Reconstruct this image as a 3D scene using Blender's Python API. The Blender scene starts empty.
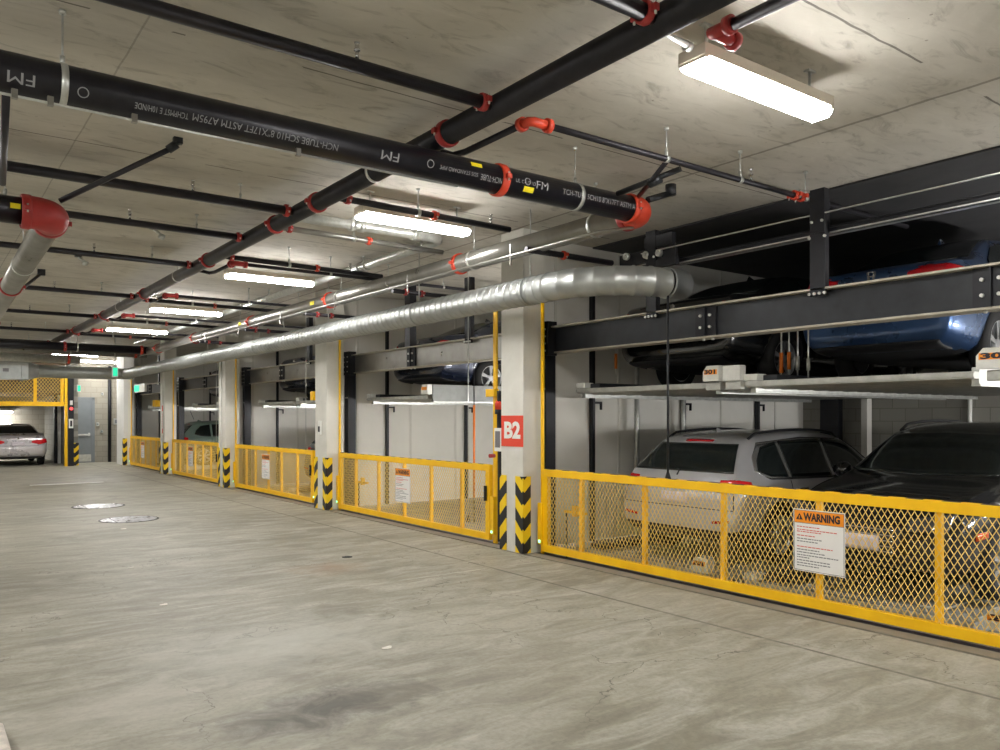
import bpy, bmesh, math, random
from mathutils import Vector, Matrix, Quaternion
from mathutils.bvhtree import BVHTree
random.seed(7)
sc = bpy.context.scene
C = sc.collection
PI = math.pi
R = math.radians

# ------------------------------------------------------------------ materials
class NT:
    def __init__(s, name):
        s.m = bpy.data.materials.new(name); s.m.use_nodes = True
        s.t = s.m.node_tree; s.n = s.t.nodes; s.l = s.t.links
        s.b = s.n.get('Principled BSDF')
    def node(s, typ, **kw):
        n = s.n.new(typ)
        for k, v in kw.items(): setattr(n, k, v)
        return n
    def link(s, a, b): s.l.new(a, b)
    def setin(s, sock, v):
        if isinstance(v, (int, float)): sock.default_value = v
        elif isinstance(v, tuple): sock.default_value = v if len(v) == len(sock.default_value) else (*v, 1)
        else: s.link(v, sock)
    def math(s, op, a, b=0.0, c=0.0, clamp=False):
        n = s.node('ShaderNodeMath', operation=op, use_clamp=clamp)
        s.setin(n.inputs[0], a); s.setin(n.inputs[1], b)
        if op in ('MULTIPLY_ADD', 'SMOOTH_MIN', 'COMPARE'): s.setin(n.inputs[2], c)
        return n.outputs[0]
    def mix(s, f, a, b, mode='MIX'):
        n = s.node('ShaderNodeMix', data_type='RGBA', blend_type=mode)
        s.setin(n.inputs[0], f); s.setin(n.inputs[6], a); s.setin(n.inputs[7], b)
        return n.outputs[2]
    def coord(s, kind='Object'):
        return s.node('ShaderNodeTexCoord').outputs[kind]
    def mapping(s, vec, scale=(1, 1, 1), rot=(0, 0, 0), loc=(0, 0, 0)):
        n = s.node('ShaderNodeMapping'); s.link(vec, n.inputs[0])
        n.inputs[1].default_value = loc; n.inputs[2].default_value = rot; n.inputs[3].default_value = scale
        return n.outputs[0]
    def noise(s, vec, scale=5, detail=4, rough=.55, dist=0):
        n = s.node('ShaderNodeTexNoise'); s.link(vec, n.inputs['Vector'])
        n.inputs['Scale'].default_value = scale; n.inputs['Detail'].default_value = detail
        n.inputs['Roughness'].default_value = rough; n.inputs['Distortion'].default_value = dist
        return n.outputs[0]
    def ramp(s, f, stops):
        n = s.node('ShaderNodeValToRGB'); s.link(f, n.inputs[0])
        e = n.color_ramp.elements
        while len(e) < len(stops): e.new(0.5)
        for el, (p, c) in zip(e, stops):
            el.position = p; el.color = (c, c, c, 1) if isinstance(c, (int, float)) else (*c, 1)
        return n.outputs[0]
    def sep(s, vec):
        n = s.node('ShaderNodeSeparateXYZ'); s.link(vec, n.inputs[0]); return n.outputs
    def bump(s, h, strength=.3, dist=.01):
        n = s.node('ShaderNodeBump'); s.link(h, n.inputs['Height'])
        n.inputs['Strength'].default_value = strength; n.inputs['Distance'].default_value = dist
        s.link(n.outputs[0], s.b.inputs['Normal'])
    def out(s, col=None, rough=None, metal=None):
        if col is not None: s.setin(s.b.inputs['Base Color'], col)
        if rough is not None: s.setin(s.b.inputs['Roughness'], rough)
        if metal is not None: s.setin(s.b.inputs['Metallic'], metal)
        return s.m

def srgb(r, g, b):
    f = lambda c: (c / 255 / 12.92) if c <= 10 else ((c / 255 + .055) / 1.055) ** 2.4
    return (f(r), f(g), f(b))

def simple(name, col, rough=.5, metal=0., var=.12, scale=6, coat=0., bump=0.):
    """painted or plain surface with a slight procedural variation"""
    t = NT(name); co = t.coord()
    n = t.noise(co, scale, 5)
    f = t.ramp(n, [(.3, 0.), (.7, 1.)])
    c0 = tuple(c * (1 - var) for c in col); c1 = tuple(min(1, c * (1 + var)) for c in col)
    t.out(t.mix(f, c0, c1), t.math('MULTIPLY_ADD', n, .15, rough - .07), metal)
    if coat: t.b.inputs['Coat Weight'].default_value = coat; t.b.inputs['Coat Roughness'].default_value = .05
    if bump: t.bump(n, bump, .004)
    return t.m

M = {}
M['yellow'] = simple('yellow_paint', srgb(255, 196, 2), .4, 0, .08)
M['yellow_mesh'] = simple('yellow_mesh_paint', srgb(236, 200, 110), .5, 0, .08)
M['black_pipe'] = simple('black_steel_pipe', srgb(34, 33, 38), .33, .35, .3, 9)
M['dark_pipe'] = simple('dark_branch_pipe', srgb(40, 38, 44), .42, .3, .25, 9)
M['steel_pipe'] = simple('bare_steel_pipe', srgb(150, 148, 142), .3, .75, .12, 5)
M['galv'] = simple('galvanised_steel', srgb(200, 202, 198), .34, .7, .14, 14)
M['duct'] = simple('galvanised_duct', srgb(172, 175, 172), .4, .7, .12, 5)
M['orange'] = simple('orange_red_coupling', srgb(206, 66, 40), .45, 0, .15)
M['red'] = simple('dark_red_coupling', srgb(168, 48, 46), .45, 0, .18)
M['labely'] = simple('yellow_label', srgb(240, 222, 30), .5, 0, .03)
M['white_print'] = simple('white_print', srgb(150, 150, 152), .6, 0, .03)
M['white'] = simple('white_enamel', srgb(235, 235, 230), .4, 0, .03)
M['cream_metal'] = simple('cream_fixture_metal', srgb(206, 196, 180), .5, 0, .04)
M['frame'] = simple('dark_lift_steel', srgb(44, 46, 50), .42, .3, .22, 7)
M['frame_black'] = simple('black_lift_steel', srgb(30, 31, 36), .45, .3, .2, 9)
M['flange'] = simple('worn_flange_steel', srgb(176, 170, 156), .5, .3, .15, 9)
M['bolt'] = simple('bright_bolt', srgb(215, 215, 210), .3, .6, .05)
M['pallet'] = simple('galvanised_pallet', srgb(176, 176, 170), .42, .45, .18, 10)
M['pallet_white'] = simple('pale_pallet_end', srgb(216, 216, 210), .45, .1, .08, 10)
M['sign_white'] = simple('sign_white', srgb(236, 234, 230), .5, 0, .02)
M['sign_orange'] = simple('sign_orange', srgb(246, 150, 20), .5, 0, .02)
M['sign_red'] = simple('sign_red', srgb(222, 66, 40), .5, 0, .02)
M['ink'] = simple('sign_ink', srgb(38, 30, 40), .6, 0, .02)
M['ink_grey'] = simple('sign_grey_ink', srgb(120, 118, 120), .6, 0, .02)
M['ink_red'] = simple('sign_red_ink', srgb(214, 96, 86), .6, 0, .02)
M['glass'] = simple('dark_car_glass', srgb(26, 32, 32), .06, .0, .2, 2)
M['glass'].node_tree.nodes['Principled BSDF'].inputs['Specular IOR Level'].default_value = .9
M['tyre'] = simple('tyre_rubber', srgb(24, 24, 25), .8, 0, .15)
M['rim'] = simple('alloy_rim', srgb(190, 192, 194), .3, .7, .08)
M['plastic'] = simple('black_plastic', srgb(34, 34, 36), .6, 0, .12)
M['chrome'] = simple('chrome_trim', srgb(215, 215, 215), .15, .9, .05)
M['tail'] = simple('red_tail_lens', srgb(196, 18, 30), .15, 0, .15, 20, coat=.6)
M['headl'] = simple('clear_head_lens', srgb(84, 86, 90), .12, .3, .15, 20, coat=.6)
M['amber'] = simple('amber_reflector', srgb(230, 92, 20), .3, 0, .1)
M['plate'] = simple('license_plate', srgb(214, 206, 214), .5, 0, .04)
M['door'] = simple('grey_door_paint', srgb(128, 134, 138), .45, 0, .05)
M['dull_galv'] = simple('dull_galvanised_panel', srgb(120, 122, 120), .5, .3, .12, 8)
M['orange_rod'] = simple('orange_sleeve', srgb(226, 120, 34), .5, 0, .1)
M['cover'] = simple('manhole_steel', srgb(196, 196, 200), .28, .55, .12, 8)
M['paper'] = simple('litter_paper', srgb(236, 232, 222), .7, 0, .05)
M['kerb'] = simple('white_kerb_paint', srgb(214, 206, 196), .7, 0, .2, 14, bump=.4)
M['paint_white'] = simple('worn_white_line', srgb(232, 230, 224), .35, 0, .08, 10)
M['silver_car'] = simple('silver_car_paint', srgb(186, 186, 189), .3, .35, .05, 3, coat=.7)
M['silver_sedan'] = simple('silver_sedan_paint', srgb(186, 182, 184), .28, .4, .05, 3, coat=.7)
M['black_car'] = simple('black_car_paint', srgb(22, 23, 24), .18, .2, .1, 3, coat=.9)
M['blue_car'] = simple('blue_car_paint', srgb(54, 82, 124), .28, .55, .08, 3, coat=.8)
M['navy_car'] = simple('navy_car_paint', srgb(30, 38, 58), .25, .35, .1, 3, coat=.8)
M['green_car'] = simple('grey_green_car_paint', srgb(122, 142, 132), .35, .3, .06, 3, coat=.6)
M['grey_car'] = simple('charcoal_car_paint', srgb(74, 76, 80), .3, .4, .08, 3, coat=.8)

def emit(name, col, strength):
    t = NT(name)
    t.out((0.9, 0.9, 0.9) if strength > 5 else tuple(min(1., c) for c in col), .5)
    t.b.inputs['Emission Color'].default_value = (*col, 1)
    t.b.inputs['Emission Strength'].default_value = strength
    return t.m
LAMP = 44.0
M['lamp'] = emit('lit_lamp_lens', (1.0, .98, .955), LAMP)
M['added_bay_lamp'] = emit('added_bay_lens', (1.0, .98, .955), 130.)  # lens of the unseen fixtures added to brighten the nearest bay
M['added_bay_lamp_soft'] = emit('added_soft_bay_lens', (1.0, .98, .955), 95.)  # weaker lens for the fixtures added in the other bays
M['exit_green'] = emit('lit_exit_sign', (.02, .62, .34), .6)
M['led_green'] = emit('green_indicator', (.2, 1., .5), 2.)
M['led_red'] = emit('red_indicator', (1., .05, .05), 1.5)

def band(t, v, centre, width):
    return t.math('LESS_THAN', t.math('ABSOLUTE', t.math('SUBTRACT', v, centre)), width)

def blob(t, co, cx, cy, rx, ry, warp, amount=.6):
    x, y, z = t.sep(co)
    dx = t.math('DIVIDE', t.math('SUBTRACT', x, cx), rx); dy = t.math('DIVIDE', t.math('SUBTRACT', y, cy), ry)
    d = t.math('SQRT', t.math('ADD', t.math('MULTIPLY', dx, dx), t.math('MULTIPLY', dy, dy)))
    d = t.math('ADD', d, t.math('MULTIPLY', t.math('SUBTRACT', warp, .5), 2.2))
    return t.math('MULTIPLY', t.math('SUBTRACT', 1.0, d, clamp=True), amount, clamp=True)

def floor_mat():
    t = NT('aisle_concrete_floor'); co = t.coord()
    big = t.noise(t.mapping(co, (.35, .6, 1)), 1.0, 6, .6, .6)
    mid = t.noise(t.mapping(co, (1.1, 3.2, 1), (0, 0, R(12))), 1.4, 9, .66, .9)
    fine = t.noise(co, 26, 6, .7)
    col = t.mix(t.ramp(big, [(.32, 0.), (.68, 1.)]), srgb(138, 134, 119), srgb(168, 165, 149))
    col = t.mix(t.math('MULTIPLY', t.ramp(mid, [(.46, 0.), (.70, 1.)]), .75), col, srgb(196, 194, 182))
    col = t.mix(t.math('MULTIPLY', t.ramp(mid, [(.30, 1.), (.46, 0.)]), .55), col, srgb(112, 107, 93))
    col = t.mix(t.math('MULTIPLY', t.ramp(fine, [(.38, 1.), (.55, 0.)]), .22), col, srgb(96, 92, 82))
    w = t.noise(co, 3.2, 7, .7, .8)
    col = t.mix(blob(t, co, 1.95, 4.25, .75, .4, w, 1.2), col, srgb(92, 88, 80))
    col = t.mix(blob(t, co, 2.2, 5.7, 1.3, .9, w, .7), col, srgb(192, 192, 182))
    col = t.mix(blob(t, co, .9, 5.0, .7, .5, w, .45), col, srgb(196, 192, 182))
    col = t.mix(blob(t, co, 3.7, 8.2, .5, .55, w, .5), col, srgb(150, 116, 86))
    x, y, z = t.sep(co)
    wob = t.math('MULTIPLY', t.math('SUBTRACT', t.noise(co, 1.6, 3), .5), .10)
    # saw joints and the light worn seam across the aisle
    y2 = t.math('ADD', y, wob)
    col = t.mix(t.math('MULTIPLY', t.math('MULTIPLY', band(t, y2, 7.15, .02), t.ramp(w, [(.42, 0.), (.6, 1.)])), .6), col, srgb(196, 193, 183))
    x2 = t.math('ADD', x, t.math('MULTIPLY', wob, .15))
    col = t.mix(t.math('MULTIPLY', t.math('MULTIPLY', band(t, x2, 5.15, .017), t.ramp(w, [(.3, .3), (.5, 1.)])), .75), col, srgb(92, 88, 78))
    # hairline cracks
    v = t.node('ShaderNodeTexVoronoi', feature='DISTANCE_TO_EDGE')
    wv = t.node('ShaderNodeVectorMath', operation='ADD'); nn = t.node('ShaderNodeTexNoise'); t.link(co, nn.inputs['Vector'])
    nn.inputs['Scale'].default_value = 2.5; nn.inputs['Detail'].default_value = 6
    t.link(co, wv.inputs[0]); t.link(nn.outputs[1], wv.inputs[1]); t.link(wv.outputs[0], v.inputs['Vector']); v.inputs['Scale'].default_value = .42
    cr = t.math('MULTIPLY', t.math('LESS_THAN', v.outputs['Distance'], .0024), t.ramp(big, [(.42, 0.), (.55, 1.)]))
    col = t.mix(t.math('MULTIPLY', cr, .6), col, srgb(78, 72, 62))
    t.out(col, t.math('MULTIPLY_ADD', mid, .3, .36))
    t.bump(fine, .12, .004)
    return t.m
M['strip'] = simple('worn_edge_strip', srgb(140, 136, 126), .5, .1, .12, 7)
M['floor'] = floor_mat()

def ceiling_mat():
    t = NT('board_marked_concrete_ceiling'); co = t.coord()
    big = t.noise(t.mapping(co, (.5, .9, 1)), 1.1, 6, .62, .8)
    mid = t.noise(t.mapping(co, (1.2, 3.0, 1), (0, 0, R(-8))), 2.0, 8, .66, 1.2)
    fine = t.noise(co, 30, 5, .7)
    col = t.mix(t.ramp(big, [(.3, 0.), (.7, 1.)]), srgb(180, 175, 163), srgb(206, 201, 190))
    col = t.mix(t.math('MULTIPLY', t.ramp(mid, [(.30, 1.), (.47, 0.)]), .6), col, srgb(132, 126, 114))
    col = t.mix(t.math('MULTIPLY', t.ramp(mid, [(.56, 0.), (.78, 1.)]), .35), col, srgb(220, 216, 206))
    x, y, z = t.sep(co)
    wob = t.math('MULTIPLY', t.math('SUBTRACT', t.noise(co, 3, 3), .5), .03)
    yy = t.math('ADD', y, wob); xx = t.math('ADD', x, wob)
    # formwork seams: across the aisle every 2.44 m, along the column line and along the aisle
    fy = t.math('ABSOLUTE', t.math('SUBTRACT', t.math('FRACT', t.math('DIVIDE', t.math('SUBTRACT', yy, 1.33), 2.44)), .5))
    seam = t.math('LESS_THAN', fy, .0035)
    keep = t.math('GREATER_THAN', t.noise(t.mapping(co, (.7, .7, 1)), 1.3, 2), .45)
    seam = t.math('MULTIPLY', seam, keep)
    col = t.mix(t.math('MULTIPLY', seam, .75), col, srgb(74, 68, 60))
    s2 = band(t, xx, 5.93, .02)
    col = t.mix(t.math('MULTIPLY', s2, .6), col, srgb(104, 98, 88))
    col = t.mix(t.math('MULTIPLY', band(t, xx, 5.955, .008), t.math('GREATER_THAN', mid, .47)), col, srgb(200, 194, 182))
    s3 = band(t, t.math('ADD', x, t.math('MULTIPLY', wob, .5)), 1.1, .006)
    col = t.mix(t.math('MULTIPLY', s3, .4), col, srgb(96, 90, 80))
    # pinholes
    v = t.node('ShaderNodeTexVoronoi'); t.link(co, v.inputs['Vector']); v.inputs['Scale'].default_value = 7
    ph = t.math('MULTIPLY', t.math('LESS_THAN', v.outputs['Distance'], .07), t.math('GREATER_THAN', big, .56))
    col = t.mix(t.math('MULTIPLY', ph, .5), col, srgb(84, 76, 68))
    t.out(col, .85)
    t.bump(t.math('ADD', t.math('MULTIPLY', mid, .6), t.math('MULTIPLY', fine, .25)), .25, .012)
    return t.m
M['ceiling'] = ceiling_mat()

def concrete(name, c0, c1, scale=2.2):
    t = NT(name); co = t.coord()
    n = t.noise(co, scale, 7, .62, .6); f = t.noise(co, 34, 4, .7)
    col = t.mix(t.ramp(n, [(.3, 0.), (.7, 1.)]), c0, c1)
    t.out(col, .75); t.bump(f, .12, .004)
    return t.m
M['column'] = concrete('column_concrete', srgb(206, 204, 195), srgb(222, 220, 212))
M['pillar_white'] = concrete('white_painted_pillar', srgb(226, 226, 222), srgb(238, 238, 234))
M['panel'] = concrete('pale_partition_board', srgb(222, 220, 212), srgb(232, 230, 223), 1.0)
M['dark_soffit'] = concrete('dark_ceiling_sheet', srgb(52, 52, 54), srgb(66, 66, 68))
M['soffit'] = concrete('brown_soffit', srgb(96, 80, 62), srgb(120, 102, 80))
M['bayfloor'] = concrete('bay_concrete_floor', srgb(120, 116, 106), srgb(150, 145, 134))

def block_mat(name, c0, c1, mortar, axis):
    t = NT(name); co = t.coord()
    x, y, z = t.sep(co)
    cb = t.node('ShaderNodeCombineXYZ'); t.link(y if axis == 'X' else x, cb.inputs[0]); t.link(z, cb.inputs[1])
    b = t.node('ShaderNodeTexBrick'); t.link(cb.outputs[0], b.inputs['Vector'])
    b.inputs['Color1'].default_value = (*c0, 1); b.inputs['Color2'].default_value = (*c1, 1); b.inputs['Mortar'].default_value = (*mortar, 1)
    b.inputs['Scale'].default_value = 1.0; b.inputs['Mortar Size'].default_value = .006
    b.inputs['Brick Width'].default_value = .4; b.inputs['Row Height'].default_value = .2
    n = t.noise(co, 2.2, 6, .65)
    col = t.mix(t.math('MULTIPLY', t.ramp(n, [(.3, 0.), (.7, 1.)]), .5), b.outputs[0], t.mix(.5, b.outputs[0], c1))
    t.out(col, .8); t.bump(t.math('SUBTRACT', 1., b.outputs['Fac']), .3, .004)
    return t.m
M['block_x'] = block_mat('grey_block_wall_along', srgb(142, 140, 132), srgb(154, 152, 144), srgb(118, 116, 108), 'X')
M['block_y'] = block_mat('tan_block_wall_across', srgb(152, 147, 134), srgb(164, 159, 146), srgb(126, 121, 110), 'Y')

def hazard_mat(sign):
    t = NT('hazard_stripes'); co = t.coord(); x, y, z = t.sep(co)
    s = t.math('ABSOLUTE', t.math('ADD', x, y)) if sign == 0 else t.math('ADD', t.math('MULTIPLY', y, sign), 0.)
    f = t.math('FRACT', t.math('DIVIDE', t.math('ADD', t.math('SUBTRACT', z, s), .03), .31))
    m = t.math('GREATER_THAN', f, .5)
    t.out(t.mix(m, srgb(30, 30, 32), srgb(244, 206, 10)), .55)
    return t.m
M['hazard'] = hazard_mat(0)
def tape_mat():
    t = NT('dashed_tape'); x, y, z = t.sep(t.coord())
    m = t.math('GREATER_THAN', t.math('FRACT', t.math('DIVIDE', y, .27)), .5)
    t.out(t.mix(m, srgb(60, 46, 56), srgb(244, 186, 10)), .55); return t.m
M['tape'] = tape_mat()

# ------------------------------------------------------------------ mesh tools
ORG = {}
class MB:
    def __init__(s): s.v = []; s.f = []; s.mi = []; s.sm = []
    def add(s, vs, fs, mi=0, smooth=False):
        o = len(s.v); s.v += [tuple(v) for v in vs]
        for f in fs:
            s.f.append(tuple(i + o for i in f)); s.mi.append(mi); s.sm.append(smooth)
        return s
    def box(s, x0, x1, y0, y1, z0, z1, mi=0, bev=0.):
        if bev <= 0 or min(x1 - x0, y1 - y0, z1 - z0) <= 2.2 * bev:
            v = [(x, y, z) for x in (x0, x1) for y in (y0, y1) for z in (z0, z1)]
            return s.add(v, [(0, 1, 3, 2), (4, 6, 7, 5), (0, 4, 5, 1), (2, 3, 7, 6), (0, 2, 6, 4), (1, 5, 7, 3)], mi)
        bm = bmesh.new(); bmesh.ops.create_cube(bm, size=1)
        for v in bm.verts: v.co = ((x0 + x1) / 2 + v.co.x * (x1 - x0), (y0 + y1) / 2 + v.co.y * (y1 - y0), (z0 + z1) / 2 + v.co.z * (z1 - z0))
        bmesh.ops.bevel(bm, geom=bm.edges[:], offset=bev, segments=2, affect='EDGES', profile=.5)
        bm.verts.index_update()
        s.add([v.co[:] for v in bm.verts], [[v.index for v in f.verts] for f in bm.faces], mi); bm.free()
        return s
    def obox(s, c, ax, sz, mi=0):
        """oriented box, centre c, axes ax (3 vectors), full sizes sz"""
        c = Vector(c); a = [Vector(q).normalized() * (h / 2) for q, h in zip(ax, sz)]
        v = [c + a[0] * i + a[1] * j + a[2] * k for i in (-1, 1) for j in (-1, 1) for k in (-1, 1)]
        return s.add(v, [(0, 1, 3, 2), (4, 6, 7, 5), (0, 4, 5, 1), (2, 3, 7, 6), (0, 2, 6, 4), (1, 5, 7, 3)], mi)
    def cyl(s, p0, p1, r, seg=14, mi=0, r1=None, cap=True):
        p0 = Vector(p0); p1 = Vector(p1); d = (p1 - p0).normalized(); r1 = r if r1 is None else r1
        a = d.orthogonal().normalized(); b = d.cross(a)
        o = len(s.v)
        for p, rr in ((p0, r), (p1, r1)):
            for i in range(seg):
                t = 2 * PI * i / seg; s.v.append(tuple(p + (a * math.cos(t) + b * math.sin(t)) * rr))
        for i in range(seg):
            j = (i + 1) % seg; s.f.append((o + i, o + j, o + seg + j, o + seg + i)); s.mi.append(mi); s.sm.append(True)
        if cap:
            s.f.append(tuple(o + i for i in reversed(range(seg)))); s.f.append(tuple(o + seg + i for i in range(seg)))
            s.mi += [mi] * 2; s.sm += [False] * 2
        return s
    def tube(s, path, r, seg=12, mi=0, cap=True, rad=None):
        P = [Vector(p) for p in path]; n = len(P)
        T = [((P[min(i + 1, n - 1)] - P[max(i - 1, 0)])).normalized() for i in range(n)]
        a = T[0].orthogonal().normalized(); o = len(s.v)
        for i in range(n):
            if i: q = T[i - 1].rotation_difference(T[i]); a = q @ a
            b = T[i].cross(a); rr = rad[i] if rad else r
            for k in range(seg):
                t = 2 * PI * k / seg; s.v.append(tuple(P[i] + (a * math.cos(t) + b * math.sin(t)) * rr))
        for i in range(n - 1):
            for k in range(seg):
                j = (k + 1) % seg
                s.f.append((o + i * seg + k, o + i * seg + j, o + (i + 1) * seg + j, o + (i + 1) * seg + k)); s.mi.append(mi); s.sm.append(True)
        if cap:
            s.f.append(tuple(o + k for k in reversed(range(seg)))); s.f.append(tuple(o + (n - 1) * seg + k for k in range(seg)))
            s.mi += [mi] * 2; s.sm += [False] * 2
        return s
    def lathe(s, prof, c, axis, seg=28, mi=0):
        """prof: list of (radius, along); axis vector; closed ring profile"""
        c = Vector(c); d = Vector(axis).normalized(); a = d.orthogonal().normalized(); b = d.cross(a); n = len(prof); o = len(s.v)
        for k in range(seg):
            t = 2 * PI * k / seg; e = a * math.cos(t) + b * math.sin(t)
            for (r, h) in prof: s.v.append(tuple(c + e * r + d * h))
        for k in range(seg):
            k2 = (k + 1) % seg
            for i in range(n):
                j = (i + 1) % n
                s.f.append((o + k * n + i, o + k2 * n + i, o + k2 * n + j, o + k * n + j)); s.mi.append(mi); s.sm.append(True)
        return s
    def prism(s, pts, fn, t, mi=0):
        """2-D polygon pts -> fn(u, v, w) 3-D, thickness t along w"""
        n = len(pts)
        v = [fn(u, w, 0) for u, w in pts] + [fn(u, w, t) for u, w in pts]
        f = [tuple(reversed(range(n))), tuple(range(n, 2 * n))] + [(i, (i + 1) % n, n + (i + 1) % n, n + i) for i in range(n)]
        return s.add(v, f, mi)
    def build(s, name, mat, parent=None, org=None, local=False):
        base = Vector((0, 0, 0)) if local else (ORG[parent.name] if parent else Vector(org or (0, 0, 0)))
        me = bpy.data.meshes.new(name)
        me.from_pydata([(v[0] - base.x, v[1] - base.y, v[2] - base.z) for v in s.v], [], s.f)
        for m in (mat if isinstance(mat, (list, tuple)) else [mat]): me.materials.append(m)
        me.polygons.foreach_set('material_index', s.mi); me.polygons.foreach_set('use_smooth', s.sm)
        bm = bmesh.new(); bm.from_mesh(me); bmesh.ops.recalc_face_normals(bm, faces=bm.faces); bm.to_mesh(me); bm.free()
        me.update()
        o = bpy.data.objects.new(name, me); C.objects.link(o)
        if parent: o.parent = parent; ORG[o.name] = base.copy()
        else: o.location = base; ORG[o.name] = base.copy()
        return o

def thing(name, label, cat, loc=(0, 0, 0), rz=0., group=None):
    o = bpy.data.objects.new(name, None); C.objects.link(o); o.empty_display_size = .2
    o.location = loc; o.rotation_euler = (0, 0, rz); ORG[o.name] = Vector(loc)
    return tag(o, label, cat, group)
def tag(o, label, cat, group=None, kind=None):
    o['label'] = label; o['category'] = cat
    if group: o['group'] = group
    if kind: o['kind'] = kind
    return o
def struct(o): o['kind'] = 'structure'; return o
def kids(o): return [c for c in bpy.data.objects if c.parent == o]
def copy_tree(o, parent=None):
    c = o.copy(); C.objects.link(c)
    if parent: c.parent = parent
    for ch in kids(o): copy_tree(ch, c)
    return c

def bolts(items, parent, name='bolt'):
    for p0, p1, r in items: MB().cyl(p0, p1, r, 8).build(name, M['bolt'], parent)

def text2d(s, size=1., weight=.0, cuts=0):
    cu = bpy.data.curves.new('lettering', 'FONT'); cu.body = s; cu.size = size; cu.offset = weight; cu.align_x = 'CENTER'; cu.align_y = 'CENTER'
    cu.resolution_u = 3; cu.fill_mode = 'FRONT'
    o = bpy.data.objects.new('lettering', cu); C.objects.link(o)
    bpy.context.view_layer.update()
    me = bpy.data.meshes.new_from_object(o.evaluated_get(bpy.context.evaluated_depsgraph_get()))
    if cuts:
        bm = bmesh.new(); bm.from_mesh(me)
        for i in range(cuts):
            bmesh.ops.bisect_plane(bm, geom=bm.verts[:] + bm.edges[:] + bm.faces[:], dist=1e-6, plane_co=(0, size * (-.5 + (i + .5) / cuts), 0), plane_no=(0, 1, 0))
        bm.to_mesh(me); bm.free()
    vs = [(v.co.x, v.co.y) for v in me.vertices]; fs = [tuple(p.vertices) for p in me.polygons]
    bpy.data.objects.remove(o); bpy.data.curves.remove(cu); bpy.data.meshes.remove(me)
    return vs, fs
def add_text(mb, s, size, fn, weight=0., mi=0, xscale=1., width=None, cuts=0):
    vs, fs = text2d(s, size, weight, cuts)
    if width:
        w = max(v[0] for v in vs) - min(v[0] for v in vs); xscale = width / w
    mb.add([fn(x * xscale, y) for x, y in vs], fs, mi)

# ------------------------------------------------------------------ layout constants
H = 1.65                       # eye height
XG = 6.19                      # gate plane
XC0, XC1 = 5.96, 6.30          # columns
CEIL = 3.95
COLS = [(7.62, 8.07), (13.3, 13.8), (19.0, 19.5), (24.6, 25.1), (30.15, 31.3)]
XB = 12.3                      # rear wall of the bays
XL, YN, YF = -4.0, -4.0, 33.0

# ------------------------------------------------------------------ room
def slab(name, x0, x1, y0, y1, z0, z1, mat): return struct(MB().box(x0, x1, y0, y1, z0, z1).build(name, mat))
slab('floor', XL - .2, 5.955, YN - .2, 40, -.2, 0, M['floor'])
slab('trim_1', 5.99, 6.15, .4, 30.1, -.2, .004, M['strip'])             # steel strip set along the bay line
slab('trim_2', 5.955, 5.99, .4, 30.1, -.2, -.02, M['ink'])               # the joint before it
slab('trim_3', 6.15, 6.33, .4, 30.1, -.2, -.02, M['ink'])
slab('floor_bays', 6.33, XB + .2, -3, 33.2, -.3, -.07, M['bayfloor'])
slab('floor_far', 5.955, 6.33, 30.1, 40, -.2, 0, M['floor'])
slab('floor_near', 5.955, 6.33, YN - .2, .4, -.2, 0, M['floor'])
slab('ceiling', XL - .2, XB + .2, YN - .2, 40, CEIL, CEIL + .3, M['ceiling'])
slab('ceiling_bay', 7.4, XB, .32, 7.94, CEIL - .02, CEIL - .0005, M['dark_soffit'])  # thin dark sheet under the ceiling of the nearest bay
slab('ceiling_garage', -2.2, 4.36, 31.3, 37.5, 2.5, CEIL - .001, M['soffit'])
slab('wall_left', XL - .2, XL, YN, 40, 0, CEIL, M['pillar_white'])
slab('wall_back', XL, XB, YN - .2, YN, 0, CEIL, M['pillar_white'])
slab('wall_right', XB, XB + .2, YN, YF, 0, CEIL, M['block_x'])
slab('wall_far', 4.67, XB, YF, YF + .2, 0, CEIL, M['block_y'])
slab('wall_garage_side', 4.42, 4.67, 31.0, 37.5, 0, CEIL, M['block_x'])
slab('wall_garage_back', XL, 4.42, 37.5, 37.7, 0, CEIL, M['block_y'])
slab('wall_garage_left', -2.4, -2.2, 31.2, 37.5, 0, CEIL, M['block_x'])
for k, (a, b) in enumerate(COLS):
    if k == 3: continue                                                 # bays one and two are open to each other
    y = (b - .12) if k < 4 else 31.1
    mb = MB(); mb.box(XC1 + .002, XB, y, y + .10, 0, CEIL)
    n = 0; x = XC1 + .25
    o = struct(mb.build('wall_partition_%d' % (k + 1), M['panel']))
# light seams between the partition boards are narrow metal trims
nt = 4
for k, (a, b) in enumerate(COLS):
    if k == 3: continue
    y = (b - .12) if k < 4 else 31.1
    mb = MB()
    for x in (6.75, 7.9, 8.95, 10.1, 11.5): mb.box(x - .02, x + .02, y - .012, y - .001, 0, CEIL)
    struct(mb.build('trim_%d' % nt, M['column'])); nt += 1

# near end wall of the last bay on the right (outside the picture), keeps the bay closed
slab('wall_bay_end', XC1, XB, .2, .32, 0, CEIL, M['panel'])

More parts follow.
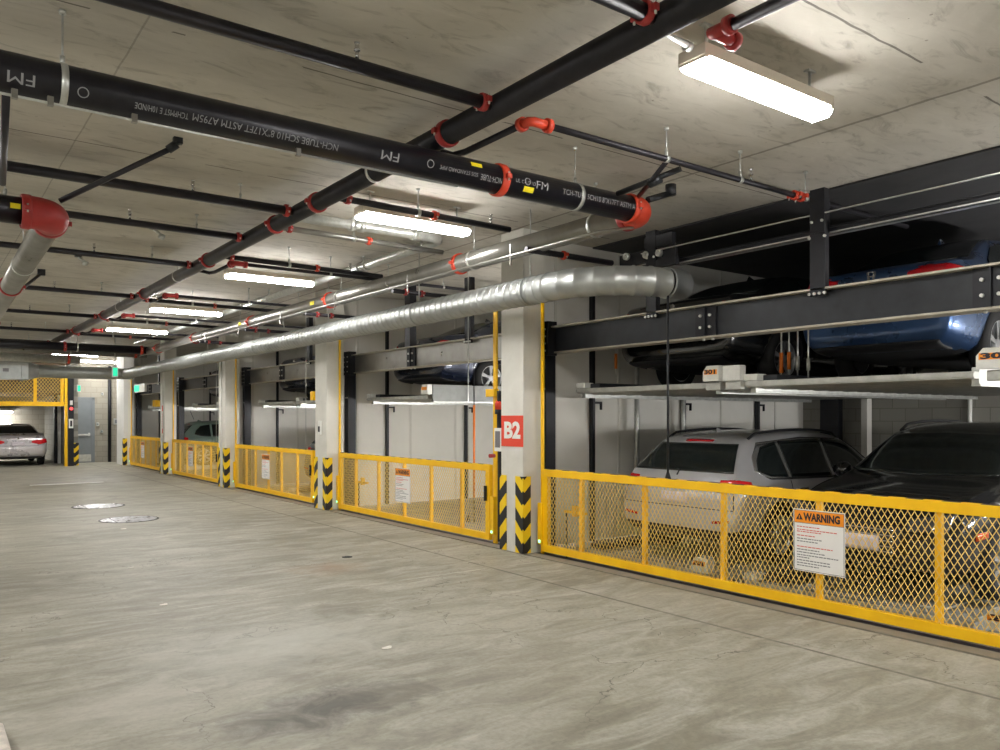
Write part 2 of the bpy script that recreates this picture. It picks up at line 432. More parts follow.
# ------------------------------------------------------------------ columns
whichcol = ['grey concrete column carrying the red B2 sign', 'second grey concrete column, left of the gate beside the B2 bay',
            'third grey concrete column counting from the B2 sign, a thin pipe on its face', 'slim far grey column with a red and white notice',
            'white painted end pillar at the far end of the gate row']
for k, (a, b) in enumerate(COLS):
    root = thing('concrete_column' if k < 4 else 'end_pillar', whichcol[k], 'column', (XC0, a, 0), group='columns along the bays')
    MB().box(XC0, XC1, a, b, 0, CEIL, bev=.012).build('shaft', M['pillar_white'] if k == 4 else M['column'], root)
    # stripes wrapped round the near corner and the far corner
    g = MB(); t = .012
    g.box(XC0 - t, XC0 + .11, a - t, a, .01, .94); g.box(XC0 - t, XC0, a, a + .14, .01, .94)
    o = g.build('corner_guard', M['hazard'], root)
    if k < 4:
        g = MB(); g.box(-t, .0, -.12, t, .01, .94); g.box(0, .12, 0, t, .01, .94)
        o = g.build('corner_guard', M['hazard'], root, local=True); o.location = (0, b - a, 0)
    if k == 2 or k == 3:
        MB().cyl((XC0 - .02, a + .25, 0.05), (XC0 - .02, a + .25, 3.0), .022, 10).build('conduit', M['white'], root)
# B2 sign
s = thing('column_sign', 'red square sign reading B2 in white on the column', 'sign', (XC0, 7.83, 1.48))
y0, y1 = 7.615, 8.055
MB().box(XC0 - .006, XC0 - .0005, y0, y1, 1.30, 1.68).build('sign_panel', M['sign_red'], s)
mb = MB(); add_text(mb, 'B2', .27, lambda x, y: (XC0 - .0075, 7.835 - x, 1.49 + y), weight=.012, width=.33); mb.build('lettering', M['white'], s)
s = MB()
s.box(XC0 - .006, XC0 - .001, 24.72, 24.95, 1.15, 2.05)
o = s.build('column_notice', M['sign_white'], org=(XC0, 24.8, 1.15)); tag(o, 'small white and red notice on the slim far column', 'sign')
mb = MB(); mb.box(XC0 - .008, XC0 - .006, 24.74, 24.93, 1.85, 2.02); mb.box(XC0 - .008, XC0 - .006, 24.74, 24.93, 1.2, 1.34)
for i in range(6): mb.box(XC0 - .008, XC0 - .006, 24.76, 24.9, 1.4 + i * .07, 1.42 + i * .07)
mb.build('printing', M['sign_red'], o)

# ------------------------------------------------------------------ gates
def gate(y0, y1, posts, label, sign_y, sign_label, name_last=False):
    root = thing('safety_gate', label, 'gate', (XG, (y0 + y1) / 2, 0), group='yellow mesh gates along the bays')
    z0, z1 = .035, 1.03; hx = .03
    MB().box(XG - hx, XG + hx, y0, y1, z1 - .085, z1, bev=.004).build('top_rail', M['yellow'], root)
    MB().box(XG - hx - .005, XG + hx, y0, y1, z0, z0 + .085, bev=.004).build('bottom_rail', M['yellow'], root)
    for y in (y0 + .045, y1 - .045): MB().box(XG - hx, XG + hx, y - .045, y + .045, z0 + .085, z1 - .085).build('end_stile', M['yellow'], root)
    for y in posts: MB().box(XG - .012, XG + .028, y - .025, y + .025, z0 + .085, z1 - .085).build('upright', M['yellow'], root)
    # expanded metal: crossing strands
    mb = MB(); X = XG - .02; w = .052; h = .084; zb, zt = z0 + .08, z1 - .08; sl = h / w; n = int((y1 - y0) / w) + 1; rise = (zt - zb) / sl
    for sgn in (1, -1):
        k = -int(rise / w) - 2
        while True:
            ya = y0 + k * w; k += 1
            if ya > y1 and sgn == 1: break
            # strand passes (ya, zb) rising to (ya+rise, zt); mirrored for the other family
            pa, pb = ya, ya + rise
            za, zz = zb, zt
            if pa < y0: za = zb + (y0 - pa) * sl; pa = y0
            if pb > y1: zz = zb + (y1 - ya) * sl; pb = y1
            if pa >= y1 - .002 or pb <= y0 + .002:
                if ya > y1: break
                continue
            if sgn == -1: pa, pb = y0 + y1 - pa, y0 + y1 - pb
            A = Vector((X + .002 * sgn, pa, za)); B = Vector((X + .002 * sgn, pb, zz)); d = (B - A)
            L = d.length
            if L < .01: continue
            mb.obox((A + B) / 2, (d, (1, 0, 0), d.cross(Vector((1, 0, 0)))), (L, .0035, .0058 if y0 < 3 else .0045))
    mb.build('mesh_panel', M['yellow_mesh'], root)
    # dark dashes of worn tape along the top of the rail
    MB().box(XG - .012, XG + .0285, y0 + .05, y1 - .05, z1 - .001, z1 + .0035).build('hazard_tape', M['tape'], root)
    # small latch
    MB().box(XG - .06, XG - .03, y0 + .05, y0 + .09, .55, .75, bev=.004).build('latch', M['frame_black'], root)
    # sign
    sw, sh, zt = .475, .53, .87
    s = thing('warning_sign', sign_label, 'sign', (XG - .04, sign_y, zt - sh), group='warning signs on the gates')
    X = XG - .036
    sp = MB().box(X - .003, X, sign_y - sw / 2, sign_y + sw / 2, zt - sh, zt, bev=.001)
    MB().box(X - .0045, X - .003, sign_y - sw / 2 + .012, sign_y + sw / 2 - .012, zt - .115, zt - .012).build('header', M['sign_orange'], s)
    mb = MB(); e = .008; yA, yB = sign_y - sw / 2 + e, sign_y + sw / 2 - e; zA, zB = zt - sh + e, zt - e
    for (a, b, c, d) in ((yA, yB, zA, zA + .003), (yA, yB, zB - .003, zB), (yA, yA + .003, zA, zB), (yB - .003, yB, zA, zB), (yA, yB, zt - .119, zt - .116)):
        mb.box(X - .0042, X - .003, a, b, c, d)
    add_text(mb, 'WARNING', .088, lambda x, y: (X - .006, sign_y - .03 - x, zt - .066 + y), weight=.004, width=.335)
    cx = sign_y + .178
    mb.add([(X - .006, cx + .033, zt - .09), (X - .006, cx - .033, zt - .09), (X - .006, cx, zt - .035)], [(0, 1, 2)])
    mb.build('lettering', M['ink'], s)
    mb = MB(); mb.add([(X - .0075, cx + .005, zt - .083), (X - .0075, cx - .005, zt - .083), (X - .0075, cx - .004, zt - .055), (X - .0075, cx + .004, zt - .055)], [(0, 1, 2, 3)])
    mb.build('warning_triangle', M['sign_orange'], s)
    # the small print: rows of short dashes, red then grey
    rnd = random.Random(3)
    rows = [(.15, 'r', .2), (.175, 'r', .36), (.192, 'r', .22), (.225, 'r', .16), (.252, 'k', .22), (.275, 'k', .19), (.32, 'r', .32), (.345, 'k', .2), (.368, 'k', .25),
            (.392, 'k', .37), (.412, 'k', .12), (.437, 'k', .31), (.46, 'k', .3), (.482, 'k', .2)]
    for dz, c, L in rows:
        y = sign_y + sw / 2 - .035; end = y - L
        while y > end:
            wl = rnd.uniform(.012, .035)
            sp.box(X - .0038, X - .003, max(y - wl, end - .01), y, zt - dz - .004, zt - dz + .004, mi=1 if c == 'r' else 2); y -= wl + .006
    sp.build('sign_panel', [M['sign_white'], M['ink_red'], M['ink_grey']], s)
    return root

gate(1.7, 7.5, [6.83, 5.85, 4.84, 3.85, 2.87, 2.2], 'nearest and longest yellow mesh gate in front of the silver and black cars', 3.83,
     'large white and orange warning sign on the nearest gate, before the black car')
gate(8.60, 13.24, [12.6, 11.77, 10.92, 10.12, 9.3], 'yellow mesh gate of the empty bay left of the B2 column', 10.9, 'warning sign on the gate of the empty bay left of the B2 column')
gate(14.38, 18.92, [18.2, 17.6, 16.8, 16.05, 15.2], 'third yellow mesh gate from the right, between two striped columns', 16.85, 'warning sign on the third gate from the right')
gate(20.2, 24.55, [23.8, 23.1, 22.3, 21.6, 20.9], 'fourth yellow mesh gate from the right, before the grey green car', 22.6, 'warning sign on the fourth gate from the right, before the grey green car')
gate(25.9, 30.1, [29.4, 28.7, 28.0, 27.3, 26.6], 'farthest yellow mesh gate at the end of the row', 28.2, 'warning sign on the farthest gate of the row')

def guide(y, label, lock=True, w=.045, X=XG + .02, lockdy=-.018):
    root = thing('guide_post', label, 'post', (X, y, 0), group='yellow gate guide posts')
    MB().box(X - .02, X + .005, y - w / 2, y + w / 2, 0.0, 3.15, bev=.003).build('post', M['yellow'], root)
    if lock:
        yl = y + lockdy; MB().box(X - .07, X - .02, yl - .04, yl + .04, .12, .62, bev=.004).build('lock_case', M['yellow'], root)
        MB().box(X - .078, X - .07, yl - .012, yl + .012, .14, .17).build('indicator', M['led_green'], root)
    return root
guide(7.545, 'tall yellow guide post right of the B2 column')
gp = guide(8.52, lockdy=0, label= 'tall yellow guide post left of the B2 column, with control boxes', w=.075)
MB().box(6.12, 6.2, 8.44, 8.63, 1.93, 2.03, bev=.004).build('top_bracket', M['yellow'], gp)
guide(13.27 - .0, 'yellow guide post at the left end of the empty bay')
guide(14.28, lockdy=0, label= 'yellow guide post just left of the second column')
guide(18.97, 'yellow guide post right of the third column')
guide(20.1, lockdy=0, label= 'yellow guide post just left of the third column')
guide(24.58, 'yellow guide post right of the slim far column')
guide(25.8, lockdy=0, label= 'yellow guide post just left of the slim far column')
guide(30.13, 'farthest yellow guide post by the white pillar')

for y, lb in ((7.35, 'small yellow bracket behind the left end of the nearest gate'), (12.95, 'small yellow bracket behind left end of the empty bay gate')):
    o = thing('sensor_bracket', lb, 'bracket', (6.4, y, .5), group='yellow brackets behind the gates')
    MB().box(6.40, 6.44, y - .34, y + .02, .50, .53).box(6.38, 6.44, y - .20, y - .14, .47, .60, bev=.004).build('arm', M['yellow'], o)
    MB().cyl((6.42, y, -.07), (6.42, y, .51), .012, 8).build('stem', M['frame_black'], o)
# controls between column B2 and its guide post
cb = thing('gate_control_box', 'grey keypad control box with red emergency button beside B2 sign', 'control box', (6.1, 8.32, 1.2), group='gate controls')
MB().box(6.1, 6.16, 8.25, 8.41, 1.22, 1.52, bev=.006).build('case', M['white'], cb)
MB().box(6.094, 6.1, 8.28, 8.38, 1.27, 1.48).build('keypad', M['ink_grey'], cb)
MB().box(6.11, 6.16, 8.33, 8.36, 1.52, 2.0).box(6.12, 6.16, 8.33, 8.36, .05, 1.22).build('cable_duct', M['frame_black'], cb)
MB().cyl((6.1, 8.40, 1.16), (6.02, 8.40, 1.16), .025, 14).build('emergency_button', M['red'], cb)
bl = thing('beacon_lamp', 'red beacon lamp under the bracket beside B2 sign', 'lamp', (6.1, 8.33, 1.78))
MB().cyl((6.13, 8.36, 1.70), (6.13, 8.36, 1.76), .045, 16).build('base', M['frame_black'], bl)
MB().lathe([(0, .12), (.03, .11), (.045, .08), (.045, 0), (0, 0)], (6.13, 8.36, 1.76), (0, 0, 1), 18).build('red_lens', M['sign_red'], bl)
cb2 = thing('gate_control_box', 'small control box on the second column from the B2 sign', 'control box', (5.93, 13.5, 1.2), group='gate controls')
MB().box(5.93, 5.958, 13.5, 13.6, 1.35, 1.6, bev=.005).build('case', M['white'], cb2)
MB().box(5.92, 5.93, 13.52, 13.58, 1.4, 1.5).build('keypad', M['frame_black'], cb2)
o = thing('beacon_lamp', 'small yellow lamp block left of second column', 'lamp', (6.1, 14.3, 1.95)); MB().box(6.05, 6.16, 14.1, 14.24, 1.98, 2.15, bev=.01).build('lamp_housing', M['yellow'], o)
o = thing('beacon_lamp', 'small yellow lamp block left of the slim far column', 'lamp', (6.1, 26, 2)); MB().box(6.0, 6.15, 25.86, 26.2, 2.0, 2.2, bev=.01).build('lamp_housing', M['yellow'], o)

# pull cords hanging over the gates
for y, z, lab in ((5.60, 1.0, 'thin grey pull rod with a dark weight before the silver car'), (9.26, .2, 'thin pull cord hanging before the empty bay'),
               (14.96, .95, 'thin pull cord just left of the second column'), (20.7, .95, 'thin pull cord before the grey green car')):
    X = 6.27
    o = thing('pull_cord', lab, 'cord', (X, y, z), group='pull cords above gates')
    MB().cyl((X, y, z + .08), (X, y, CEIL if y > 6 else 3.0), .006 if y > 6 else .012, 8).build('rod', M['galv'] if y > 6 else M['frame'], o)
    MB().lathe([(0, .10), (.015, .09), (.035, .02), (.03, 0), (0, 0)], (X, y, z), (0, 0, 1), 14).build('weight', M['frame_black'], o)

# ------------------------------------------------------------------ parking lift steelwork
def lift(y0, y1, label, hang=(), joints=(), k=0, worn=False):
    """beam across the bay at X=6.6 between end posts, hangers up to the ceiling track"""
    root = thing('parking_lift_frame', label, 'lift frame', (6.6, (y0 + y1) / 2, 0), group='parking lift frames')
    X0, X1 = 6.56, 6.74; zt, zb = 2.81, 2.47
    mb = MB()
    mb.box(X0 + .02, X0 + .05, y0, y1, zb + .02, zt - .02)
    mb.build('beam', M['steel_pipe'] if worn else M['frame'], root)
    mb = MB(); mb.box(X0 - .06, X1, y0, y1, zt - .02, zt, bev=.003); mb.build('top_flange', M['flange'], root)
    mb = MB(); mb.box(X0 - .01, X1, y0, y1, zb, zb + .02, bev=.003); mb.build('bottom_flange', M['flange'], root)
    for y in (y0 + .06, y1 - .06):
        p = MB().box(6.46, 6.62, y - .07, y + .07, 0, zb + .02, bev=.004).box(6.45, 6.6, y - .12, y + .12, zb - .03, zt + .06, bev=.004).build('end_post', M['frame_black'], root)
        bl = [((6.452, y + dy, zb + .03 + i * .09), (6.437, y + dy, zb + .03 + i * .09), .011) for i in range(4) for dy in (-.07, .07)]
        bl += [((6.462, y + dy, 2.02), (6.447, y + dy, 2.02), .012) for dy in (-.04, .04)]
        bolts(bl, p)
    for y in hang:
        h = MB().box(6.5, 6.54, y - .075, y + .075, zt - .07, 3.45, bev=.003).box(6.54, 6.57, y - .07, y - .05, zt, 3.4).box(6.495, 6.58, y - .07, y + .07, 3.3, 3.69).build('hanger_post', M['frame_black'], root)
        bolts([((6.502, y + dy, zt - .052), (6.484, y + dy, zt - .052), .014) for dy in (-.075, -.025, .025, .075)] +
              [((6.502, y + dy, z), (6.484, y + dy, z), .013) for dy, z in ((-.075, 3.26), (.075, 3.26), (-.05, 3.4), (.05, 3.4))], h)
    for y in joints:
        h = MB().box(6.555, 6.58, y - .13, y - .012, zb + .02, zt - .02).box(6.555, 6.58, y + .012, y + .13, zb + .02, zt - .02).box(6.53, 6.58, y - .012, y + .012, zb + .02, zt - .02).build('splice_plate', M['frame_black'], root)
        bolts([((6.557, y + dy, z), (6.535, y + dy, z), .015) for dy in (-.06, .06) for z in (zb + .11, zb + .23)] + [((6.60, y + dy, zb + .002), (6.60, y + dy, zb - .022), .015) for dy in (-.06, .06)], h)
    return root
lift(.5, 7.92, 'dark steel lift beam and posts above the silver and black cars', hang=(4.06, 6.05), joints=(5.35, 2.66), k=0)
lift(8.35, 13.6, 'worn steel lift beam across the empty bay left of B2', hang=(9.62, ), joints=(11.35, ), worn=True)
lift(14.1, 19.25, 'lift beam and posts of third bay from the right', hang=(15.4,), joints=(17.0,), worn=True)
lift(19.9, 25.1, 'lift beam and posts above the grey green car', hang=(21.1,), joints=(22.7,))
lift(25.5, 30.6, 'farthest lift beam at the end of the gate row', hang=(27.6,), joints=(29.,))
o = MB().box(6.5, 6.62, 11.28, 11.45, 2.81, CEIL - .001, bev=.003).build('hanger_column', M['frame_black'], org=(6.55, 11.36, 2.81)); tag(o, 'black hanger column above the joint of the worn lift beam', 'hanger')

# overhead tracks: light steel channel under the ceiling
tr = thing('overhead_track', 'long dark steel track with bright lips under the ceiling, right of duct', 'track', (6.6, 3.2, 3.3))
MB().box(6.62, 6.66, .4, 6.3, 3.30, 3.36).build('web', M['frame_black'], tr)
MB().box(6.60, 6.72, .4, 6.3, 3.30, 3.312).build('bottom_lip', M['galv'], tr)
MB().box(6.60, 6.72, .4, 6.3, 3.35, 3.36).build('top_lip', M['frame_black'], tr)
o = MB().box(6.50, 6.52, .4, 6.2, 3.462, 3.472).build('cable_strut', M['galv'], org=(6.5, 3, 3.6)); tag(o, 'thin pale strut running just above the overhead track', 'strut')
for k, (a, b) in enumerate(((8.4, 13.2), (14.2, 18.9), (20, 24.5), (25.6, 30))):
    o = MB().box(6.62, 6.7, a, b, 3.3, 3.4).build('overhead_track', M['frame'], org=(6.66, a, 3.3))
    tag(o, 'dark overhead track ' + ('over the empty bay left of B2', 'over the third bay from the right', 'over the grey green car', 'over the farthest bay')[k], 'track', 'overhead tracks')
# sheave bracket at the track end
sh = thing('sheave_bracket', 'black bracket with three round sheaves above the duct end', 'bracket', (6.55, 6.1, 3.4))
MB().box(6.52, 6.56, 5.72, 6.55, 3.36, 3.50, bev=.004).box(6.5, 6.56, 5.75, 6.15, 3.50, 3.63, bev=.004).box(6.5, 6.56, 5.7, 6.1, 3.28, 3.36).build('bracket_plate', M['frame_black'], sh)
for y, z in ((6.42, 3.47), (6.12, 3.44), (5.93, 3.43)):
    MB().cyl((6.52, y, z), (6.48, y, z), .04, 18).cyl((6.48, y, z), (6.465, y, z), .018, 12).build('sheave', M['galv'], sh)

# ------------------------------------------------------------------ pallets
def make_pallet(L=5.05, W=2.15):
    root = thing('parking_pallet', '', 'pallet')
    MB().box(0, .09, 0, W, -.06, .0, bev=.004).box(-.012, 0, 0, W, -.045, -.012).build('front_beam', M['pallet'], root, local=True)
    mb = MB(); n = 34                                                     # corrugated deck
    vs = []; fs = []
    for i in range(n * 2 + 1):
        x = .09 + (L - .09) * i / (2 * n); z = -.045 if (i % 4) in (0, 1) else -.07
        vs += [(x, .06, z), (x, W - .06, z), (x, W - .06, z - .006), (x, .06, z - .006)]
    for i in range(n * 2): 
        for a in range(4): fs.append((i * 4 + a, i * 4 + (a + 1) % 4, i * 4 + 4 + (a + 1) % 4, i * 4 + 4 + a))
    mb.add(vs, fs); mb.build('deck', M['pallet'], root, local=True)
    for y in (.0, W - .06):
        r = MB().box(.09, L, y, y + .06, -.10, .035, bev=.004).box(.09, L, y - .01 if y == 0 else y, y + .06 if y == 0 else y + .07, -.115, -.10).build('side_rail', M['galv'], root, local=True)
    MB().box(.0, .16, W - .14, W + .02, 0.001, .07, bev=.01).build('end_stop', M['pallet_white'], root, local=True)
    MB().box(.10, 1.5, W - .30, W - .07, -.02, .06, bev=.01).build('wheel_ramp', M['frame'], root, local=True)
    for y in (.42, W - .62): MB().box(.4, L - .3, y, y + .2, -.043, -.02, bev=.004).build('wheel_track', M['pallet'], root, local=True)
    return root
proto = make_pallet()
pal = []
def place_pallet(x, y, z, label, first=[True]):
    o = proto if first[0] else copy_tree(proto); first[0] = False
    o.location = (x, y, z); o['label'] = label; o['group'] = 'car pallets of the parking lift'; pal.append(o); return o
ZU = 2.02
pallets = [(6.75, 5.38, ZU, 'raised pallet under the dark car beside the B2 column'), (6.75, 2.86, ZU, 'raised pallet under the blue sedan at the right'),
           (6.75, 5.38, .03, 'floor level pallet under the silver car'), (6.75, 2.86, .03, 'floor level pallet under the black car'),
           (6.75, 11.12, ZU, 'raised pallet under the navy car above the empty bay'), 
           (6.75, 16.8, ZU, 'raised pallet above the charcoal car in the third bay'), (6.75, 14.5, ZU, 'raised pallet behind second column in the third bay'),
           (6.75, 22.4, ZU, 'raised pallet above the fourth gate from the right'), (6.75, 20.1, ZU, 'raised pallet behind the third column'),
           (6.75, 27.9, ZU, 'farthest raised pallet at the end of the row'), (6.75, 14.9, .03, 'floor level pallet under the charcoal car'), (6.75, 27.5, .03, 'floor level pallet under the grey green car')]
for p in pallets: place_pallet(*p)
# number blocks
def block(y, z, txt, label, w=.16, X=6.66):
    o = thing('number_block', label, 'number block', (X, y, z), group='numbered end blocks of the pallets')
    q = MB(); pts = [(-w / 2, 0), (w / 2, 0), (w / 2, .10), (w / 2 - .05, .16), (-w / 2, .16)]
    q.prism(pts, lambda u, v, t: (X + t, y + u, z + v), .12); q.build('block', M['pallet_white'], o)
    MB().box(X - .003, X - .0005, y - w / 2 + .02, y + w / 2 - .02, z + .07, z + .12).build('number_plate', M['sign_orange'], o)
    if txt:
        mb = MB(); add_text(mb, txt, .06, lambda a, b: (X - .005, y - a, z + .095 + b), weight=.003, width=w - .06); mb.build('number', M['ink'], o)
block(5.37, ZU + .01, '301', 'white block numbered 301 on the raised pallet', .2)
block(2.66, ZU + .01, '302', 'white block numbered 302 at the right edge', .3)
block(5.52, .03, '201', 'pale block numbered 201 on the floor pallet behind the gate', .2)
block(2.58, .03, '202', 'pale block numbered 202 behind the gate at the lower right', .34)
block(11.1, ZU + .01, '', 'pale end block with orange plate above the empty bay', .2)
o = MB().box(6.68, 6.78, 5.02, 5.24, ZU + .005, ZU + .165, bev=.012).build('wheel_stop', M['pallet_white'], org=(6.7, 5.1, ZU)); tag(o, 'white wheel stop right of the 301 block', 'wheel stop')
for y, lab in ((5.37, 'small galvanised roller box below the 301 block'), (5.12, 'small galvanised roller box right of the 301 block'), (2.66, 'small galvanised roller box below the 302 block')):
    o = MB().box(6.69, 6.76, y - .1, y + .09, ZU - .085, ZU + .0, bev=.01).build('roller_box', M['pallet'], org=(6.7, y, ZU - .08)); tag(o, lab, 'roller box', 'roller boxes of the lift')
o = MB().box(6.75, 8.7, 10.98, 11.02, 1.93, 2.19, bev=.004).box(6.75, 8.7, 10.96, 11.04, 1.92, 1.935).build('guard_panel', M['dull_galv'], org=(6.75, 11, 1.92)); tag(o, 'pale galvanised side panel above the empty bay', 'panel')

# orange sleeved rods between the upper cars
for i, (x, y, z0, z1, mt, lab) in enumerate(((7.3, 4.97, 2.12, 2.33, 'orange_rod', 'left orange sleeved rod between the two upper cars'), (7.3, 4.88, 2.15, 2.33, 'orange_rod', 'right orange sleeved rod between the two upper cars'),
                          (7.3, 4.78, 2.14, 2.28, 'galv', 'left pale sleeved rod beside the blue sedan'), (7.3, 4.66, 2.13, 2.25, 'galv', 'right pale sleeved rod beside the blue sedan'),
                          (8.6, 11.05 - .45, 2.2, 2.6, 'orange_rod', 'orange rod above the empty bay near the B2 column'), (7.5, 7.6, 2.3, 2.5, 'orange_rod', 'orange rod near the raised dark car'))):
    o = thing('sleeved_rod', lab, 'rod', (x, y, z0), group='orange and pale lift rods')
    MB().cyl((x, y, z0), (x, y, z1), .02, 12).build('sleeve', M[mt], o)
    MB().cyl((x, y, z0 - .07), (x, y, 2.62), .008, 8).build('rod', M['bolt'], o)
# long orange strap rod in the empty bay
o = thing('sleeved_rod', 'long orange rod hanging in the empty bay beside B2 post', 'rod', (7.4, 10.76, 0)); MB().cyl((7.4, 10.76, .35), (7.4, 10.76, 1.86), .018, 10).build('sleeve', M['orange_rod'], o)
MB().cyl((7.4, 10.76, -.07), (7.4, 10.76, 2.9), .009, 8).build('rod', M['frame_black'], o)

# dark guide rails fixed to the partitions
names = {0: 'bay behind the silver car', 1: 'empty bay', 2: 'third bay', 4: 'farthest bay'}
ordn = ('nearest the aisle', 'middle one', 'deepest in the bay')
for k in (0, 1, 2, 4):
    y = (COLS[k][1] - .12 if k < 4 else 31.1) - .09
    for j, x in enumerate((7.35, 9.17, 10.95)):
        o = thing('guide_rail', 'black guide rail on partition in the %s, %s' % (names[k], ('nearest the aisle', 'middle one', 'deepest one')[j]), 'guide rail', (x, y, 0), group='guide rails on the partitions')
        MB().box(x - .024, x + .024, y, y + .07, 0, 3.4, bev=.003).build('rail', M['frame_black'], o)
        MB().box(x + .024, x + .15, y, y + .03, 1.84, 1.87).box(x + .13, x + .15, y, y + .03, 1.76, 1.87).build('hook', M['frame_black'], o)
for x, y, lab in ((8.05, 7.75, 'pale steel tube before the partition behind the silver car'), (9.0, 7.75, 'second pale steel tube behind the silver car')):
    o = MB().cyl((x, y, 0), (x, y, 2.9), .035, 12).build('steel_tube', M['galv'], org=(x, y, 0)); tag(o, lab, 'tube', 'pale tubes by the partition')
for j, (y, m, w, lab) in enumerate(((7.35, 'frame_black', .16, 'dark rear post in the corner behind the silver car'), (6.75, 'column', .05, 'pale slim rear post behind the cars'), (3.35, 'frame_black', .13, 'dark rear post behind the black car'), (3.0, 'column', .08, 'pale rear post at right edge'))):
    o = MB().box(12.1, 12.24, y - w, y + w, 0, 3.3, bev=.004).build('rear_post', M[m], org=(12.1, y, 0)); tag(o, lab, 'post', 'posts on the rear wall')
o = MB().cyl((12.25, 5.25, 0), (12.25, 5.25, 3.0), .03, 10).build('rear_conduit', M['white'], org=(12.25, 5.25, 0)); tag(o, 'thin white conduit on the rear block wall', 'conduit')

# ------------------------------------------------------------------ pipes
def dirframe(d):
    d = Vector(d).normalized(); a = d.orthogonal().normalized(); return d, a, d.cross(a)
def coupling(p, d, r, mat, parent, name='coupling', w=.07):
    d, _, _ = dirframe(d); p = Vector(p)
    up = Vector((0, 0, 1)); side = d.cross(up); side = side.normalized() if side.length > .1 else Vector((1, 0, 0)); up = side.cross(d)
    mb = MB()
    mb.lathe([(r + .002, -w / 2), (r + .012, -w / 2), (r + .017, -w * .3), (r + .017, w * .3), (r + .012, w / 2), (r + .002, w / 2)], p, d, 22)
    for sg in (-1, 1): mb.obox(p + side * sg * (r + .026), (d, side, up), (w * .6, .036, .036))
    c = mb.build(name, mat, parent)
    bolts([(p + side * sg * (r + .03) - up * .034, p + side * sg * (r + .03) + up * .034, .007) for sg in (-1, 1)], c)
    return c
def hanger(p, d, r, parent, top=CEIL, mat='galv', band=True):
    p = Vector(p); mb = MB()
    if band:
        mb.lathe([(r + .001, -.018), (r + .006, -.018), (r + .006, .018), (r + .001, .018)], p, d, 22)
    h = mb.build('hanger_band', M[mat], parent) if band else None
    q = MB().cyl((p.x, p.y, p.z + r), (p.x, p.y, top + .005), .006, 8).cyl((p.x, p.y, p.z + r), (p.x, p.y, p.z + r + .05), .014, 8).cyl((p.x, p.y, top - .02), (p.x, p.y, top + .003), .02, 10)
    q.build('hanger_rod', M[mat], h or parent)
def wrap_text(s, size, cx, y_axis, z_axis, rad, ang, parent, mat='white_print', flip=False, width=None, name='pipe_lettering', axis='X'):
    """lettering wrapped on a pipe running along X (at y_axis, z_axis); ang 0 = facing the viewer side (-Y), negative = lower"""
    mb = MB(); rr = rad + .002
    def fn(x, y):
        if flip: x, y = -x, -y
        t = ang + y / rr
        return (cx + x, y_axis - rr * math.cos(t), z_axis + rr * math.sin(t))
    add_text(mb, s, size, fn, weight=0, width=width, cuts=8)
    return mb.build(name, M[mat], parent)

def patch_label(cx, w, y_axis, z_axis, rad, a0, a1, parent, name='yellow_label'):
    mb = MB(); rr = rad + .0012; n = 5; vs = []; 
    for i in range(n + 1):
        t = a0 + (a1 - a0) * i / n
        for x in (cx - w / 2, cx + w / 2): vs.append((x, y_axis - rr * math.cos(t), z_axis + rr * math.sin(t)))
    mb.add(vs, [(2 * i, 2 * i + 1, 2 * i + 3, 2 * i + 2) for i in range(n)])
    return mb.build(name, M['labely'], parent)

# the large black pipe across the aisle
YP, ZP, RP = 5.1, 3.53, .112
P1 = MB().cyl((XL, YP, ZP), (5.24, YP, ZP), RP, 32).build('black_main_pipe', M['black_pipe'], org=(0, YP, ZP)); tag(P1, 'large black pipe crossing the aisle overhead with white lettering', 'pipe')
wrap_text('TCH-TUBE SCH10 8"X17FT ASTM A795', .062, 4.78, YP, ZP, RP, -.15, P1, width=.92)
wrap_text('FM', .09, 4.1, YP, ZP, RP, -.1, P1, width=.12)
wrap_text('UL C-US 1D', .04, 3.93, YP, ZP, RP, -.1, P1, width=.2)
wrap_text('NCH-TUBE', .062, 3.6, YP, ZP, RP, -.35, P1, flip=True, width=.2)
wrap_text('SDS STANDARD PIPE', .04, 3.3, YP, ZP, RP, -.3, P1, flip=True, width=.34)
wrap_text('FM', .09, 2.72, YP, ZP, RP, -.3, P1, flip=True, width=.14)
wrap_text('NCH-TUBE SCH10 8"X17FT ASTM A795M', .062, 1.85, YP, ZP, RP, -.5, P1, flip=True, width=.95)
wrap_text('TCHPMST E 10H/NDE', .05, 1.2, YP, ZP, RP, -.55, P1, flip=True, width=.3)
wrap_text('FM', .09, .48, YP, ZP, RP, -.45, P1, flip=True, width=.13)
mb = MB()                                                                # round approval marks
for cx, an in ((3.05, -.25), (3.95, .0), (.78, -.5)):
    n = 20
    for k in range(n):
        vs = []
        for (kk, r_) in ((k, .030), (k + 1, .030), (k + 1, .024), (k, .024)):
            t = 2 * PI * kk / n; x = cx + r_ * math.cos(t); an2 = an + r_ * math.sin(t) / RP
            vs.append((x, YP - (RP + .0012) * math.cos(an2), ZP + (RP + .0012) * math.sin(an2)))
        mb.add(vs, [(0, 1, 2, 3)])
mb.build('approval_marks', M['white_print'], P1)
patch_label(3.46, .1, YP, ZP, RP, .22, .55, P1); patch_label(3.97, .1, YP, ZP, RP, -.75, -.35, P1)
coupling((3.74, YP, ZP), (1, 0, 0), RP, M['orange'], P1)
for x in (.69, 4.55): hanger((x, YP, ZP), (1, 0, 0), RP, P1)
mb = MB()                                                                # elbow at its end
path = [(5.2, YP, ZP)] + [(5.24 + .16 * math.sin(t), YP + .16 - .16 * math.cos(t), ZP) for t in [i * PI / 2 / 8 for i in range(9)]] + [(5.4, YP + .2, ZP)]
mb.tube(path, RP + .014, 24); e = mb.build('pipe_elbow', M['orange'], org=(5.4, YP, ZP)); tag(e, 'orange elbow at the right end of the big black pipe', 'pipe elbow')
